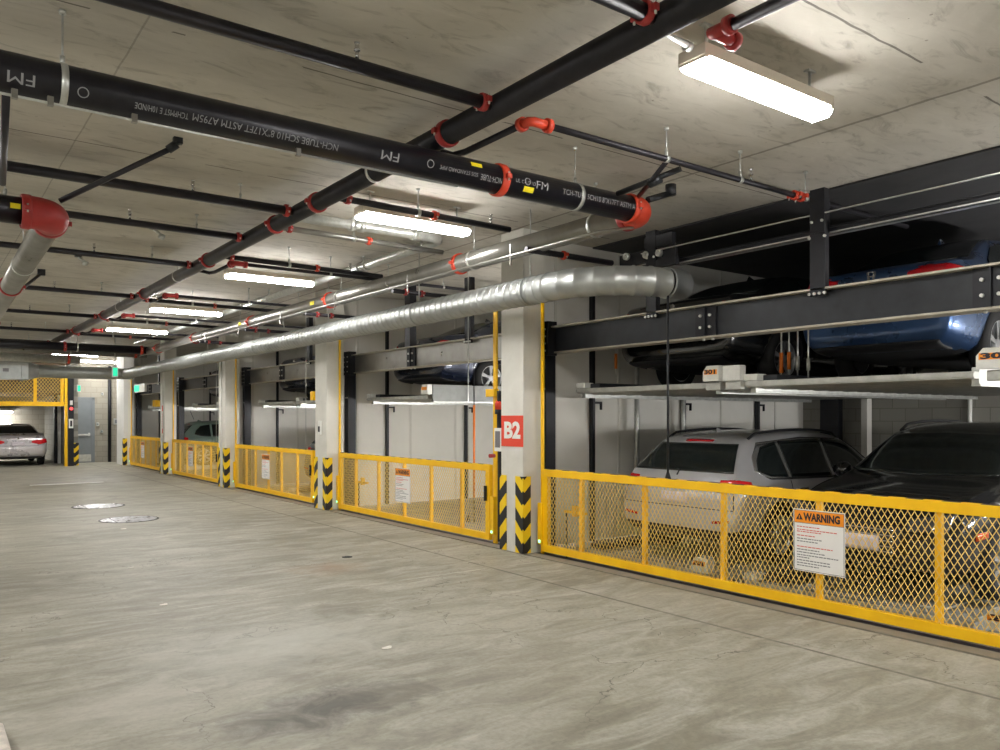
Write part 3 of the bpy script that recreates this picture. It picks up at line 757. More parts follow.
coupling((5.2, YP, ZP), (1, 0, 0), RP + .004, M['orange'], e); coupling((5.4, YP + .22, ZP), (0, 1, 0), RP + .004, M['red'], e)
mb = MB(); mb.cyl((5.42, YP - .02, ZP + RP), (5.75, YP + .0, ZP + RP + .12), .03, 12).cyl((5.75, YP, ZP + RP + .1), (5.75, YP, ZP + RP + .2), .05, 12)
mb.build('test_port', M['frame'], e)

P2 = MB().cyl((5.4, YP + .24, ZP), (5.4, 24.0, ZP), RP - .004, 28).build('steel_main_pipe', M['steel_pipe'], org=(5.4, YP, ZP)); tag(P2, 'long bare steel pipe running to the back above the duct', 'pipe')
for y in (8.15, 11.9, 15.5, 19.4, 22.9): coupling((5.4, y, ZP), (0, 1, 0), RP, M['orange'], P2)
for y in (5.75, 7.85, 11.5, 15.1, 18.6, 22.2): hanger((5.4, y, ZP), (0, 1, 0), RP, P2)
mb = MB(); mb.box(5.286, 5.292, 15.9, 16.0, ZP - .03, ZP + .03); mb.box(5.286, 5.292, 12.3, 12.45, ZP - .03, ZP + .03); mb.build('yellow_label', M['labely'], P2)
CN = MB().tube([(5.15, 24, 3.38), (5.15, 5.9, 3.38), (5.2, 5.5, 3.4), (5.36, 5.2, 3.405)], .014, 10).build('steel_conduit', M['steel_pipe'], org=(5.15, 6, 3.38)); tag(CN, 'thin bright conduit running below the long steel pipe', 'conduit')
for y in (6.8, 9.0, 11.2, 13.4, 15.6, 17.8): MB().box(5.143, 5.157, y - .008, y + .008, 3.28, 3.5).build('strap', M['steel_pipe'], CN)
CN2 = MB().cyl((XL, 5.02, 3.385), (3.3, 5.02, 3.385), .008, 8).build('steel_conduit', M['galv'], org=(0, 4.99, 3.42)); tag(CN2, 'thin pale conduit along lower edge of the big black pipe', 'conduit')
for x in (.45, .62, 1.05, 2.05): MB().box(x - .015, x + .015, 5.005, 5.035, 3.37, 3.42).build('clip', M['steel_pipe'], CN2)

# diagonal looking pipe = sprinkler feed along the aisle
XD, ZD, RD = 3.2, 3.755, .083
P3 = MB().cyl((XD, YN, ZD), (XD, 27.2, ZD), RD, 26).build('sprinkler_feed_pipe', M['black_pipe'], org=(XD, 5, ZD)); tag(P3, 'long black feed pipe running along the aisle ceiling', 'pipe')
for y in (5.0, 7.35, 8.45, 10.9, 14.5, 18.0, 21.5): coupling((XD, y, ZD), (0, 1, 0), RD, M['red'], P3)
for y in (6.15, 12.4, 16.5): hanger((XD, y, ZD), (0, 1, 0), RD, P3)
def sprinkler(parent, p, up=True):
    x, y, z = p; s = 1 if up else -1
    mb = MB().cyl((x, y, z), (x, y, z + s * .05), .012, 8).cyl((x, y, z + s * .05), (x, y, z + s * .06), .02, 8).box(x - .014, x + .014, y - .003, y + .003, min(z + s * .06, z + s * .095), max(z + s * .06, z + s * .095)).cyl((x, y, z + s * .095), (x, y, z + s * .1), .018, 10)
    mb.build('sprinkler_head', M['chrome'], parent)
ylist = [(2.9, .045), (4.36, .042), (7.82, .045), (9.3, .038), (11.38, .038), (14.9, .038), (18.3, .038), (21.9, .038), (25.3, .038)]
where = ['at the top edge near the light', 'the thick one above the big black pipe', 'just beyond the big black pipe', 'level with the red elbow at left', 'fifth branch from the camera', 'sixth branch from the camera', 'seventh branch from the camera', 'eighth branch from the camera', 'farthest branch from the camera']
for (y, r), wtxt in zip(ylist, where):
    o = MB().cyl((XL, y, ZD), (XD - .06, y, ZD), r, 16).build('sprinkler_branch_pipe', M['dark_pipe'], org=(XD, y, ZD)); tag(o, 'black branch pipe left of the feed, ' + wtxt, 'pipe', 'branch pipes left of the feed')
    coupling((XD - .13, y, ZD), (1, 0, 0), r, M['red'], o, w=.05)
    sprinkler(o, (2.15 if y < 8 else 1.9, y, ZD + r))
    hanger((2.6 if y > 5 else .9, y, ZD), (1, 0, 0), r, o, band=False)
    if y == 2.9: mbx = MB().box(2.62, 2.72, y - r - .001, y - r + .003, ZD - .02, ZD + .02); mbx.build('yellow_label', M['labely'], o)
# branches to the right of the feed
for y, x1, wtxt in ((6.95, 5.25, 'behind the second light'), (8.4, 5.3, 'with an orange coupling before the third light'), (10.35, 5.5, 'passing before the third light'), (14.95, 6.4, 'beyond the third light'), (18.4, 6.4, 'beyond the fourth light'), (22.0, 6.4, 'farthest one')):
    o = MB().cyl((XD + .05, y, 3.72), (x1, y, 3.70), .032, 14).build('sprinkler_branch_pipe', M['dark_pipe'] if y != 8.4 else M['steel_pipe'], org=(XD, y, 3.7)); tag(o, 'thin branch pipe right of the feed, ' + wtxt, 'pipe', 'branch pipes right of the feed')
    coupling((XD + .13, y, 3.72), (1, 0, 0), .032, M['red'], o, w=.05)
    coupling((4.29 if y < 9 else 4.5, y, 3.71), (1, 0, 0), .032, M['orange'], o, w=.05)
    hanger((4.1, y, 3.71), (1, 0, 0), .032, o)
    sprinkler(o, (5.0, y, 3.73))
# arm-overs: outlet, short run back, elbow, run to the right over the bays
for i, (y, wtxt) in enumerate(((-1.6, 'behind the camera'), (2.75, 'beside the nearest light'), (4.32, 'running over the right bay'), (10.62, 'beyond the second light'), (14.05, 'before the fourth light'), (17.3, 'beyond the fourth light'), (20.6, 'beyond the fifth light'))):
    if i == 0: continue
    x1 = 8.6 if y > 3 else 3.62
    root = thing('armover_pipe', 'thin black arm pipe with red elbow ' + wtxt, 'pipe', (3.45, y, 3.7), group='arm pipes with red elbows')
    if i == 1: MB().cyl((3.45, y - .06, 3.7), (3.45, YN, 3.7), .032, 14).build('run', M['dark_pipe'], root)
    else: MB().tube([(3.24, y + 1.0, 3.74), (3.4, y + .92, 3.7), (3.44, y + .8, 3.7), (3.44, y + .05, 3.7)], .024, 12).build('run', M['dark_pipe'], root)
    mb = MB().tube([(3.44, y + (.1 if i > 1 else -.12), 3.7), (3.44, y + .02, 3.7), (3.47, y, 3.7), (3.62, y, 3.7)], .033, 14).lathe([(.03, -.02), (.05, -.02), (.05, .02), (.03, .02)], (3.44, y + (.09 if i > 1 else -.1), 3.7), (0, 1, 0), 16).lathe([(.03, -.02), (.05, -.02), (.05, .02), (.03, .02)], (3.6, y, 3.7), (1, 0, 0), 16)
    mb.build('elbow', M['orange'] if y == 4.32 else M['red'], root)
    if i > 1:
        MB().cyl((3.6, y, 3.7), (x1, y, 3.70), .024, 12).build('arm', M['dark_pipe'], root)
        for x in (4.82, 5.75, 6.72): hanger((x, y, 3.7), (1, 0, 0), .024, root)
        sprinkler(root, (5.9, y, 3.72))
    if i == 2:
        coupling((6.55, y, 3.7), (1, 0, 0), .028, M['orange'], root, w=.05); coupling((6.65, y, 3.7), (1, 0, 0), .028, M['orange'], root, w=.05)
        MB().cyl((4.82, y, 3.68), (5.2, 4.98, 3.62), .02, 10).build('drop_branch', M['dark_pipe'], root)
# sprinkler line behind the duct end
o = MB().tube([(5.2, 6.6, 3.42), (6.45, 6.6, 3.42)], .032, 12).build('cross_pipe', M['dark_pipe'], org=(5.2, 6.6, 3.42)); tag(o, 'short black cross pipe with orange collar above duct bend', 'pipe')
coupling((5.72, 6.6, 3.42), (1, 0, 0), .032, M['orange'], o, w=.04)
for k, y in enumerate((9.4, 12.3, 15.2, 18.2)):
    o = MB().cyl((5.15, y, 3.34), (7.4, y, 3.34), .03, 12).build('cross_pipe', M['dark_pipe'], org=(5.2, y, 3.34))
    tag(o, 'black cross pipe between steel pipe and duct, ' + ('first beyond the B2 column', 'over the second column', 'over the third bay', 'nearest the far columns')[k], 'pipe', 'cross pipes above the duct')
    coupling((5.35, y, 3.34), (1, 0, 0), .03, M['red'], o, w=.05); coupling((5.6, y, 3.34), (1, 0, 0), .03, M['red'], o, w=.05)

# silver pipe that crosses and turns along the lights
ZS = 3.80
SP = MB().tube([(3.29, 8.15, ZS), (4.9, 8.15, ZS)] + [(4.97 + .2 * math.sin(t), 8.35 - .2 * math.cos(t), ZS) for t in [i * PI / 12 for i in range(7)]] + [(5.17, 8.6, ZS), (5.17, 14.0, ZS), (5.17, 24.5, ZS)], .055, 18)
SP = SP.build('silver_conduit_pipe', M['galv'], org=(5.17, 8, ZS)); tag(SP, 'bright silver pipe that turns a corner behind the second light', 'pipe')
for y in (8.7, 10.2, 10.4, 14.5, 19): MB().lathe([(.05, -.03), (.068, -.03), (.068, .03), (.05, .03)], (5.17, y, ZS), (0, 1, 0), 18).build('collar', M['galv'], SP)
for x in (3.95, 4.07, 4.75): MB().lathe([(.05, -.03), (.068, -.03), (.068, .03), (.05, .03)], (x, 8.15, ZS), (1, 0, 0), 18).build('collar', M['galv'], SP)
for y in (10.3, 14., 19.): hanger((5.17, y, ZS), (0, 1, 0), .055, SP)

# left pipe with the big red elbow
LB = MB().cyl((XL, 7.4, 3.3), (.74, 7.4, 3.3), .108, 26).build('black_side_pipe', M['black_pipe'], org=(.7, 7.4, 3.3)); tag(LB, 'short black pipe stub at the left edge with a yellow label', 'pipe')
patch_label(.66, .07, 7.4, 3.3, .108, -.1, .3, LB)
LE = thing('pipe_elbow', 'big red elbow joining pipes at the left edge', 'pipe elbow', (.9, 7.4, 3.3))
MB().tube([(.72, 7.4, 3.3)] + [(.78 + .16 * math.sin(t), 7.56 - .16 * math.cos(t), 3.3) for t in [i * PI / 16 for i in range(9)]] + [(.94, 7.64, 3.3)], .13, 26).build('elbow_body', M['red'], LE)
coupling((.74, 7.4, 3.3), (1, 0, 0), .122, M['red'], LE); coupling((.94, 7.66, 3.3), (0, 1, 0), .122, M['red'], LE)
LS = MB().cyl((.94, 7.68, 3.3), (.94, 18.0, 2.95), .106, 26).build('steel_side_pipe', M['steel_pipe'], org=(.94, 7.7, 3.3)); tag(LS, 'bare steel pipe running away from the red elbow at left', 'pipe')
for y in (10.9, 14.2): coupling((.94, y, 3.3 - (y - 7.68) * .0339), (0, 1, 0), .106, M['red'], LS)
hanger((.6, 7.4, 3.3), (1, 0, 0), .108, LB, band=False)
hanger((.94, 9.6, 3.235), (0, 1, 0), .106, LS)
hanger((.94, 16.0, 3.018), (0, 1, 0), .106, LS)
br = thing('sway_brace', 'slanting black brace from red elbow up to the ceiling', 'brace', (1.3, 6.9, 3.5))
MB().cyl((.98, 7.38, 3.42), (1.72, 6.88, 3.86), .022, 12).build('tube', M['dark_pipe'], br)
MB().cyl((1.70, 6.90, 3.85), (1.76, 6.86, 3.9), .035, 12).box(1.73, 1.80, 6.83, 6.88, 3.90, CEIL + .001).build('ceiling_fitting', M['frame'], br)
br = thing('sway_brace', 'short slanting black brace further down the left steel pipe', 'brace', (1.2, 10.5, 3.5))
MB().cyl((1.0, 12.9, 3.2), (1.62, 14.2, 3.88), .022, 12).build('tube', M['dark_pipe'], br)
MB().box(1.58, 1.68, 14.15, 14.25, 3.86, CEIL + .001).build('ceiling_fitting', M['frame'], br)
br = thing('sway_brace', 'dark brace dropping from the left edge of the big pipe', 'brace', (.3, 5.2, 3.4))
MB().cyl((.42, 5.12, 3.43), (.52, 6.6, 3.3), .022, 12).build('tube', M['dark_pipe'], br)
br = thing('sway_brace', 'short black brace above the right end of the big black pipe', 'brace', (5.2, 4.9, 3.6))
MB().cyl((4.95, 5.0, 3.6), (5.1, 4.42, 3.7), .024, 12).cyl((5.03, 4.7, 3.63), (5.06, 4.6, 3.66), .04, 12).build('tube', M['frame'], br)
# small ceiling spotlight-like fittings at left
for x, y, lab in ((2.35, 10.2, 'small pale ceiling fitting between fourth and fifth branch pipes'), (1.9, 12.6, 'small pale ceiling fitting farther down the aisle')):
    o = thing('ceiling_fitting', lab, 'fitting', (x, y, 3.9), group='small fittings on the ceiling')
    MB().box(x - .04, x + .04, y - .05, y + .05, 3.92, CEIL + .001, bev=.004).build('plate', M['frame'], o)
    MB().cyl((x, y, 3.92), (x + .1, y, 3.84), .02, 10).cyl((x + .06, y, 3.85), (x + .12, y, 3.83), .035, 12).build('head', M['galv'], o)

# far transverse pipes
for (y, z, r, m, x0, x1, lab) in ((24.0, 3.55, .11, 'black_pipe', XL, 5.5, 'far black pipe crossing the aisle'), (25.2, 3.5, .08, 'steel_pipe', XL, 5.6, 'far bare steel pipe crossing the aisle'), 
                                   (26.2, 3.36, .12, 'galv', XL, 4.0, 'far silver pipe crossing the aisle just above the duct')):
    o = MB().cyl((x0, y, z), (x1, y, z), r, 22).build('cross_main_pipe', M[m], org=(x1, y, z)); tag(o, lab, 'pipe', 'far pipes crossing the aisle')
    coupling((x1 - .3, y, z), (1, 0, 0), r, M['orange'], o); hanger((3.6, y, z), (1, 0, 0), r, o)
    if y < 25: coupling((3.3, y, z), (1, 0, 0), r, M['red'], o)

# ------------------------------------------------------------------ duct
XDU, ZDU, RDU = 5.5, 3.05, .15
D = thing('spiral_duct', 'long silver spiral duct running over the gates and bending right', 'duct', (XDU, 6, ZDU))
path, rad = [], []
def ribs(p0, p1, rib=.13):
    p0 = Vector(p0); p1 = Vector(p1); L = (p1 - p0).length; n = max(1, int(L / rib)); 
    for i in range(n):
        for f, e in ((0, 0), (.88, 0), (.91, .006), (.95, .006), (.98, 0)):
            path.append(p0.lerp(p1, (i + f) / n)); rad.append(RDU + e)
ribs((XDU, 27.35, ZDU), (XDU, 6.55, ZDU))
cx, cy, rb = XDU + .85, 6.5, .85
arc = [(cx - rb * math.cos(t), cy - rb * math.sin(t), ZDU) for t in [i * R(86) / 7 for i in range(8)]]
for a, b in zip(arc[:-1], arc[1:]):
    for f, e in ((0, 0), (.80, 0), (.85, .007), (.95, .007)):
        path.append(Vector(a).lerp(Vector(b), f)); rad.append(RDU + e)
path.append(Vector(arc[-1])); rad.append(RDU)
MB().tube(path, RDU, 40, rad=rad, cap=False).build('spiral_wall', M['duct'], D)
e0 = Vector(arc[-1]); e1 = e0 + Vector((.24, -.01, 0))
MB().lathe([(RDU - .004, 0), (RDU + .012, 0), (RDU + .012, .025), (RDU + .003, .03), (RDU + .003, .25), (RDU - .004, .25)], e0, (e1 - e0), 40).build('end_sleeve', M['duct'], D)
MB().cyl(e1 - Vector((.05, 0, 0)), e1 - Vector((.03, 0, 0)), RDU - .003, 32).build('end_plate', M['frame_black'], D)
for y in (6.9, 9.3, 12.2, 15.4, 18.8, 22.5):
    MB().lathe([(RDU + .004, -.015), (RDU + .01, -.015), (RDU + .01, .015), (RDU + .004, .015)], (XDU, y, ZDU), (0, 1, 0), 40).build('strap', M['duct'], D)
    MB().cyl((XDU, y, ZDU + RDU), (XDU, y, CEIL + .002), .007, 8).build('hanger_rod', M['galv'], D)
T = thing('transverse_duct', 'far silver duct crossing the aisle into a rectangular box', 'duct', (3, 27.5, ZDU))
MB().tube([(3.05, 27.5, 3.05), (4.9, 27.5, 3.05), (5.35, 27.5, 3.05), (5.7, 27.5, 3.05)], .19, 36, rad=[.19, .19, .17, .17]).build('round_section', M['duct'], T)
q = MB(); ring = []
for k in range(24):
    t = 2 * PI * k / 24; ring.append((3.08, 27.5 + .19 * math.cos(t), 3.05 + .19 * math.sin(t)))
ring2 = []
for k in range(24):
    t = 2 * PI * k / 24; c, s_ = math.cos(t), math.sin(t); mxx = max(abs(c), abs(s_)); ring2.append((2.8, 27.5 + .27 * c / mxx, 3.05 + .27 * s_ / mxx))
q.add(ring + ring2, [(k, (k + 1) % 24, 24 + (k + 1) % 24, 24 + k) for k in range(24)]); q.build('transition', M['duct'], T)
MB().box(-1, 2.8, 27.23, 27.77, 2.78, 3.32, bev=.005).box(2.62, 2.66, 27.2, 27.8, 2.75, 3.35).build('rectangular_section', M['duct'], T)
MB().box(2.15, 2.3, 27.225, 27.23, 3.0, 3.1).build('label', M['ink_grey'], T)

# ------------------------------------------------------------------ lights
LY = [3.05, 7.3, 11.5, 15.95, 20.1, 28.9]
lab = ['nearest fluorescent ceiling light at upper right', 'second fluorescent ceiling light, above the silver pipe', 'third fluorescent ceiling light down the aisle', 'fourth fluorescent ceiling light down the aisle',
       'fifth fluorescent ceiling light down the aisle', 'farthest fluorescent ceiling light down the aisle']
def light_fixture():
    root = thing('fluorescent_light', '', 'ceiling light', (4.22, 3.05, 3.65))
    L = 1.29
    mb = MB(); hw = .09
    prof = [(-hw, .06), (-hw, .03), (-hw * .62, 0), (hw * .62, 0), (hw, .03), (hw, .06)]
    n = len(prof); v = [(x, y, z) for x in (-L / 2, L / 2) for y, z in prof]
    f = [tuple(range(n)), tuple(reversed(range(n, 2 * n)))] + [(i, (i + 1) % n, n + (i + 1) % n, n + i) for i in range(n)]
    mb.add(v, f); mb.build('lens', M['lamp'], root, local=True)
    MB().box(-L / 2 - .01, L / 2 + .01, -.1, .1, .061, .13, bev=.004).build('housing', M['cream_metal'], root, local=True)
    for x in (-L / 2 + .12, L / 2 - .12): MB().cyl((x, 0, .13), (x, 0, CEIL - 3.65 + .002), .01, 8).box(x - .04, x + .04, -.02, .02, CEIL - 3.65 - .012, CEIL - 3.65 + .001).build('mount', M['galv'], root, local=True)
    for x in (-L / 2, L / 2 - .02): MB().box(x - .004, x + .024, -.098, .098, .045, .062).build('end_clip', M['cream_metal'], root, local=True)
    return root
FX = light_fixture()
fix = [FX]
for i, y in enumerate(LY):
    o = FX if i == 0 else copy_tree(FX)
    o.location = (4.27, y, 3.65); o['label'] = lab[i]; o['group'] = 'fluorescent lights along the aisle'
# extra lights added out of view, over the left aisle and behind the camera
for i, (x, y) in enumerate([(4.22, -1.2)] + [(-1.8, yy) for yy in (-1.2, 3.05, 7.15, 11.5, 15.95, 20.1, 24.2, 28.6)]):
    o = copy_tree(FX); o.location = (x, y, 3.65); o['group'] = 'added fluorescent lights out of view'
    o['label'] = 'added fluorescent ceiling light out of view, behind or left of the camera'
# fixtures added to brighten the bays, on partition backs and end wall, unseen
BZ = 1.72
for x, y, i in [(x + (1.0 if i == 0 else 0), y, i) for i, y in enumerate((.33, 8.06, 13.79, 19.49)) for x in (7.9, 10.4)]:
    r_ = thing('added_bay_light', 'added fluorescent wall light inside a bay, hidden behind the partition', 'wall light', (x, y, BZ), group='added wall lights inside the bays')
    MB().box(x - .6, x + .6, y, y + .05, BZ - .07, BZ + .07, bev=.005).build('housing', M['cream_metal'], r_)
    MB().box(x - .57, x + .57, y + .051, y + .08, BZ - .05, BZ + .05, bev=.01).build('lens', M['added_bay_lamp'] if i == 0 else M['added_bay_lamp_soft'], r_)
# light inside the far garage
o = copy_tree(FX); o.location = (2.6, 36.9, 1.86); o['label'] = 'bright light behind the silver sedan in the far garage'; o.rotation_euler = (0, 0, 0); o['group'] = 'garage lights'
for ch in kids(o):
    if ch.name.startswith('mount'): bpy.data.objects.remove(ch)
MB().box(-.75, .75, -.02, .6, .13, .17).build('wall_bracket', M['galv'], o, local=True)
o2 = copy_tree(FX); o2.location = (5.5, 31.9, 3.65); o2['label'] = 'added ceiling light before the far door, hidden above the duct'  # unseen light added to brighten the far door and wall
o = thing('light_feed_conduit', 'short silver conduit reaching the nearest light', 'conduit', (3.5, 3.0, 3.8)); MB().tube([(3.24, 2.98, 3.74), (3.36, 3.0, 3.76), (3.6, 3.05, 3.78)], .018, 10).build('conduit', M['galv'], o)
MB().lathe([(.015, -.02), (.028, -.02), (.028, .02), (.015, .02)], (3.58, 3.05, 3.778), (1, .1, 0), 14).build('connector', M['galv'], o)

# exit signs
def exit_sign(x, y, z, ax, label, w=.32, h=.2):
    o = thing('exit_sign', label, 'sign', (x, y, z), group='green lit exit signs')
    if ax == 'Y':
        MB().box(x - w / 2, x + w / 2, y, y + .06, z, z + h, bev=.005).build('housing', M['white'], o)
        MB().box(x - w / 2 + .02, x + w / 2 - .02, y - .003, y, z + .03, z + h - .03).build('lit_face', M['exit_green'], o)
    else:
        MB().box(x, x + .06, y - w / 2, y + w / 2, z, z + h, bev=.005).build('housing', M['white'], o)
        MB().box(x - .003, x, y + .02, y + w / 2 - .02, z + .03, z + h - .03).build('lit_face', M['exit_green'], o)
    return o
o = exit_sign(4.72, 25.0, 2.82, 'Y', 'hanging green exit sign just left of the duct end', .16, .3); MB().cyl((4.72, 25.03, 3.12), (4.72, 25.03, CEIL + .002), .012, 8).build('hanging_rod', M['galv'], o)
exit_sign(4.69, 30.93, 2.55, 'Y', 'small green exit sign beside the grey door', .12, .25)
exit_sign(6.05, 28.2, 2.5, 'X', 'green exit sign seen over the farthest gate', 1.5, .26)

# ------------------------------------------------------------------ far end: overhead mesh gate, garage, door
g = thing('overhead_gate', 'raised yellow mesh gate over the far garage opening', 'gate', (2.5, 31, 2.1))
YG = 30.95
MB().box(-2.0, 4.24, YG - .04, YG + .04, 2.05, 2.2, bev=.005).build('bottom_bar', M['yellow'], g)
MB().box(-2.0, 4.24, YG - .04, YG + .04, 3.0, 3.1, bev=.005).build('top_bar', M['yellow'], g)
for x in (-.3, 1.55, 3.37, 4.17): MB().box(x - .05, x + .05, YG - .035, YG + .035, 2.2, 3.0).build('upright', M['yellow'], g)
mb = MB(); w, h = .10, .13; sl = h / w; zb, zt = 2.15, 3.05; rise = (zt - zb) / sl; xa, xb = .5, 4.2
for sgn in (1, -1):
    k = -int(rise / w) - 1
    while xa + k * w < xb:
        a = xa + k * w; k += 1; pa, pb, za, zz = a, a + rise, zb, zt
        if pa < xa: za = zb + (xa - pa) * sl; pa = xa
        if pb > xb: zz = zb + (xb - a) * sl; pb = xb
        if pb - pa < .01: continue
        if sgn < 0: pa, pb = xa + xb - pa, xa + xb - pb
        A = Vector((pa, YG + .01 + .004 * sgn, za)); B = Vector((pb, YG + .01 + .004 * sgn, zz)); d = B - A
        mb.obox((A + B) / 2, (d, (0, 1, 0), d.cross(Vector((0, 1, 0)))), (d.length, .005, .012))
mb.build('mesh_panel', M['yellow_mesh'], g)
o = thing('guide_post', 'yellow upright post right of the far garage opening', 'post', (4.27, 30.9, 0)); MB().box(4.24, 4.33, 30.86, 30.98, 0, 3.1, bev=.004).build('post', M['yellow'], o)
o = thing('control_column', 'black control column with red lamp and keypad at the far garage', 'control column', (4.42, 30.9, 0))
MB().box(4.35, 4.52, 30.85, 30.99, 0, 3.1, bev=.005).build('column_body', M['frame_black'], o)
MB().box(4.36, 4.5, 30.81, 30.85, 1.3, 1.62, bev=.005).build('keypad_box', M['white'], o)
MB().box(4.4, 4.46, 30.8, 30.81, 1.36, 1.56).build('keypad', M['frame'], o)
MB().cyl((4.44, 30.85, 1.97), (4.44, 30.8, 1.97), .05, 14).build('red_lamp', M['led_red'], o)
MB().box(4.4, 4.48, 30.82, 30.85, 2.1, 2.25).build('sensor', M['white'], o)
o = MB().box(-.02, .14, -.012, 0, .01, .79).build('corner_guard_strip', M['hazard']); o.location = (4.55, 30.99, 0); tag(o, 'black and yellow striped guard beside the grey door', 'corner guard')
o = thing('garage_post', 'black post inside the far garage right of the silver sedan', 'post', (4.1, 33, 0)); MB().box(4.2, 4.36, 33.0, 33.15, 0, 2.49, bev=.005).build('post', M['frame_black'], o)
MB().box(4.3, 4.4, 32.9, 32.98, 0, 2.49).build('pale_edge', M['white'], o)
d = struct(MB().box(4.9, 5.42, YF - .05, YF - .002, 0, 2.32, bev=.004).build('door_1', M['door']))
d.name = 'door_1'
ORG['door_1'] = Vector((0, 0, 0))
MB().box(4.92, 5.36, YF - .10, YF - .07, 1.0, 1.06, bev=.004).box(5.3, 5.36, YF - .07, YF - .05, .98, 1.1).build('push_bar', M['galv'], d)
MB().box(4.93, 5.40, YF - .056, YF - .05, .04, .3).build('kick_plate', M['galv'], d)
struct(MB().box(5.42, 5.52, YF - .07, YF - .001, 0, 2.4).box(4.8, 4.9, YF - .07, YF - .001, 0, 2.4).box(4.8, 5.52, YF - .07, YF - .001, 2.32, 2.42).build('trim_door_frame', M['door']))
o = thing('wall_conduit', 'black vertical conduit on the far wall right of the door', 'conduit', (6.0, 32.9, 0)); MB().cyl((6.02, YF - .07, 0), (6.02, YF - .07, 3.6), .06, 10).build('tube', M['frame_black'], o)
for x, z, sz, lab in ((5.62, 1.35, .1, 'small grey switch box beside the far door'), (5.76, 1.1, .08, 'small pale box low beside the far door'), (5.78, 2.5, .08, 'small pale box above the far door'), (6.26, 1.4, .18, 'pale square panel on the far wall by white pillar')):
    o = thing('wall_box', lab, 'wall box', (x, YF, z), group='small boxes on the far wall')
    MB().box(x - sz / 2, x + sz / 2, YF - .05, YF - .001, z, z + sz * 1.3, bev=.005).build('case', M['galv'], o)
    MB().box(x - sz * .3, x + sz * .3, YF - .056, YF - .05, z + sz * .3, z + sz).build('cover', M['door'], o)

# ------------------------------------------------------------------ floor things
for i, (x, y, r, lb) in enumerate(((2.86, 14.05, .42, 'nearer round metal manhole cover in the aisle floor'), (2.83, 16.5, .42, 'farther round metal manhole cover in the aisle floor'))):
    o = thing('manhole_cover', lb, 'manhole cover', (x, y, 0), group='manhole covers')
    MB().cyl((x, y, .0005), (x, y, .006), r, 48).build('lid', M['cover'], o)
    MB().lathe([(r + .004, .0), (r + .03, .0), (r + .03, .005), (r + .004, .005)], (x, y, 0.001), (0, 0, 1), 48).build('ring', M['frame'], o)
    MB().box(x - .25, x - .235, y - r * .8, y + r * .8, .006, .008).build('seam', M['frame'], o)
o = MB().box(2.35, 4.0, 22.5, 22.72, .0005, .004).build('painted_line', M['paint_white']); tag(o, 'white painted line across the far aisle floor', 'floor marking')
for x, y, a, lb in ((2.75, 5.1, .3, 'scrap of white paper on the floor in the foreground'), (1.95, 9.49, .9, 'small white scrap on the aisle floor at left'), (2.55, 12.9, .1, 'small white scrap just before the nearer manhole cover'), (1.8, 7.45, .5, 'white worn flake on the floor left of centre')):
    r_ = random.Random(int(x * 100)); n = 9
    pts = [((.035 + .015 * r_.random()) * math.cos(2 * PI * k / n) * (1.3 if k % 2 else 1.), (.022 + .012 * r_.random()) * math.sin(2 * PI * k / n)) for k in range(n)]
    o = MB().prism(pts, lambda u, v, t: (x + u * math.cos(a) - v * math.sin(a), y + u * math.sin(a) + v * math.cos(a), .0008 + t + abs(u) * .08), .002).build('paper_scrap', M['paper'], org=(x, y, 0)); tag(o, lb, 'litter', 'white scraps on the floor')
o = thing('floor_drain', 'small dark round drain in the floor before the empty bay', 'drain', (4.17, 8.72, 0))
MB().lathe([(.03, .0), (.062, .0), (.062, .004), (.03, .004)], (4.17, 8.72, .0005), (0, 0, 1), 24).build('ring', M['frame'], o); MB().cyl((4.17, 8.72, .0005), (4.17, 8.72, .003), .03, 20).build('cap', M['frame_black'], o)
o = MB().box(-.6, .385, 3.2, 4.84, 0, .09, bev=.02).build('concrete_kerb', M['kerb'], org=(0, 4.8, 0)); tag(o, 'pale rough kerb corner at the lower left edge', 'kerb')

# ------------------------------------------------------------------ cars
def resample(pts, n):
    P = [Vector((p[0], p[1], 0)) for p in pts]
    if len(P) == 2: return [P[0].lerp(P[1], i / n) for i in range(n + 1)]
    d = [0]
    for a, b in zip(P[:-1], P[1:]): d.append(d[-1] + (b - a).length)
    out = []
    for i in range(n + 1):
        t = d[-1] * i / n; k = 0
        while k < len(P) - 2 and d[k + 1] < t: k += 1
        f = (t - d[k]) / max(1e-9, d[k + 1] - d[k]); out.append(P[k].lerp(P[k + 1], min(1, f)))
    return out

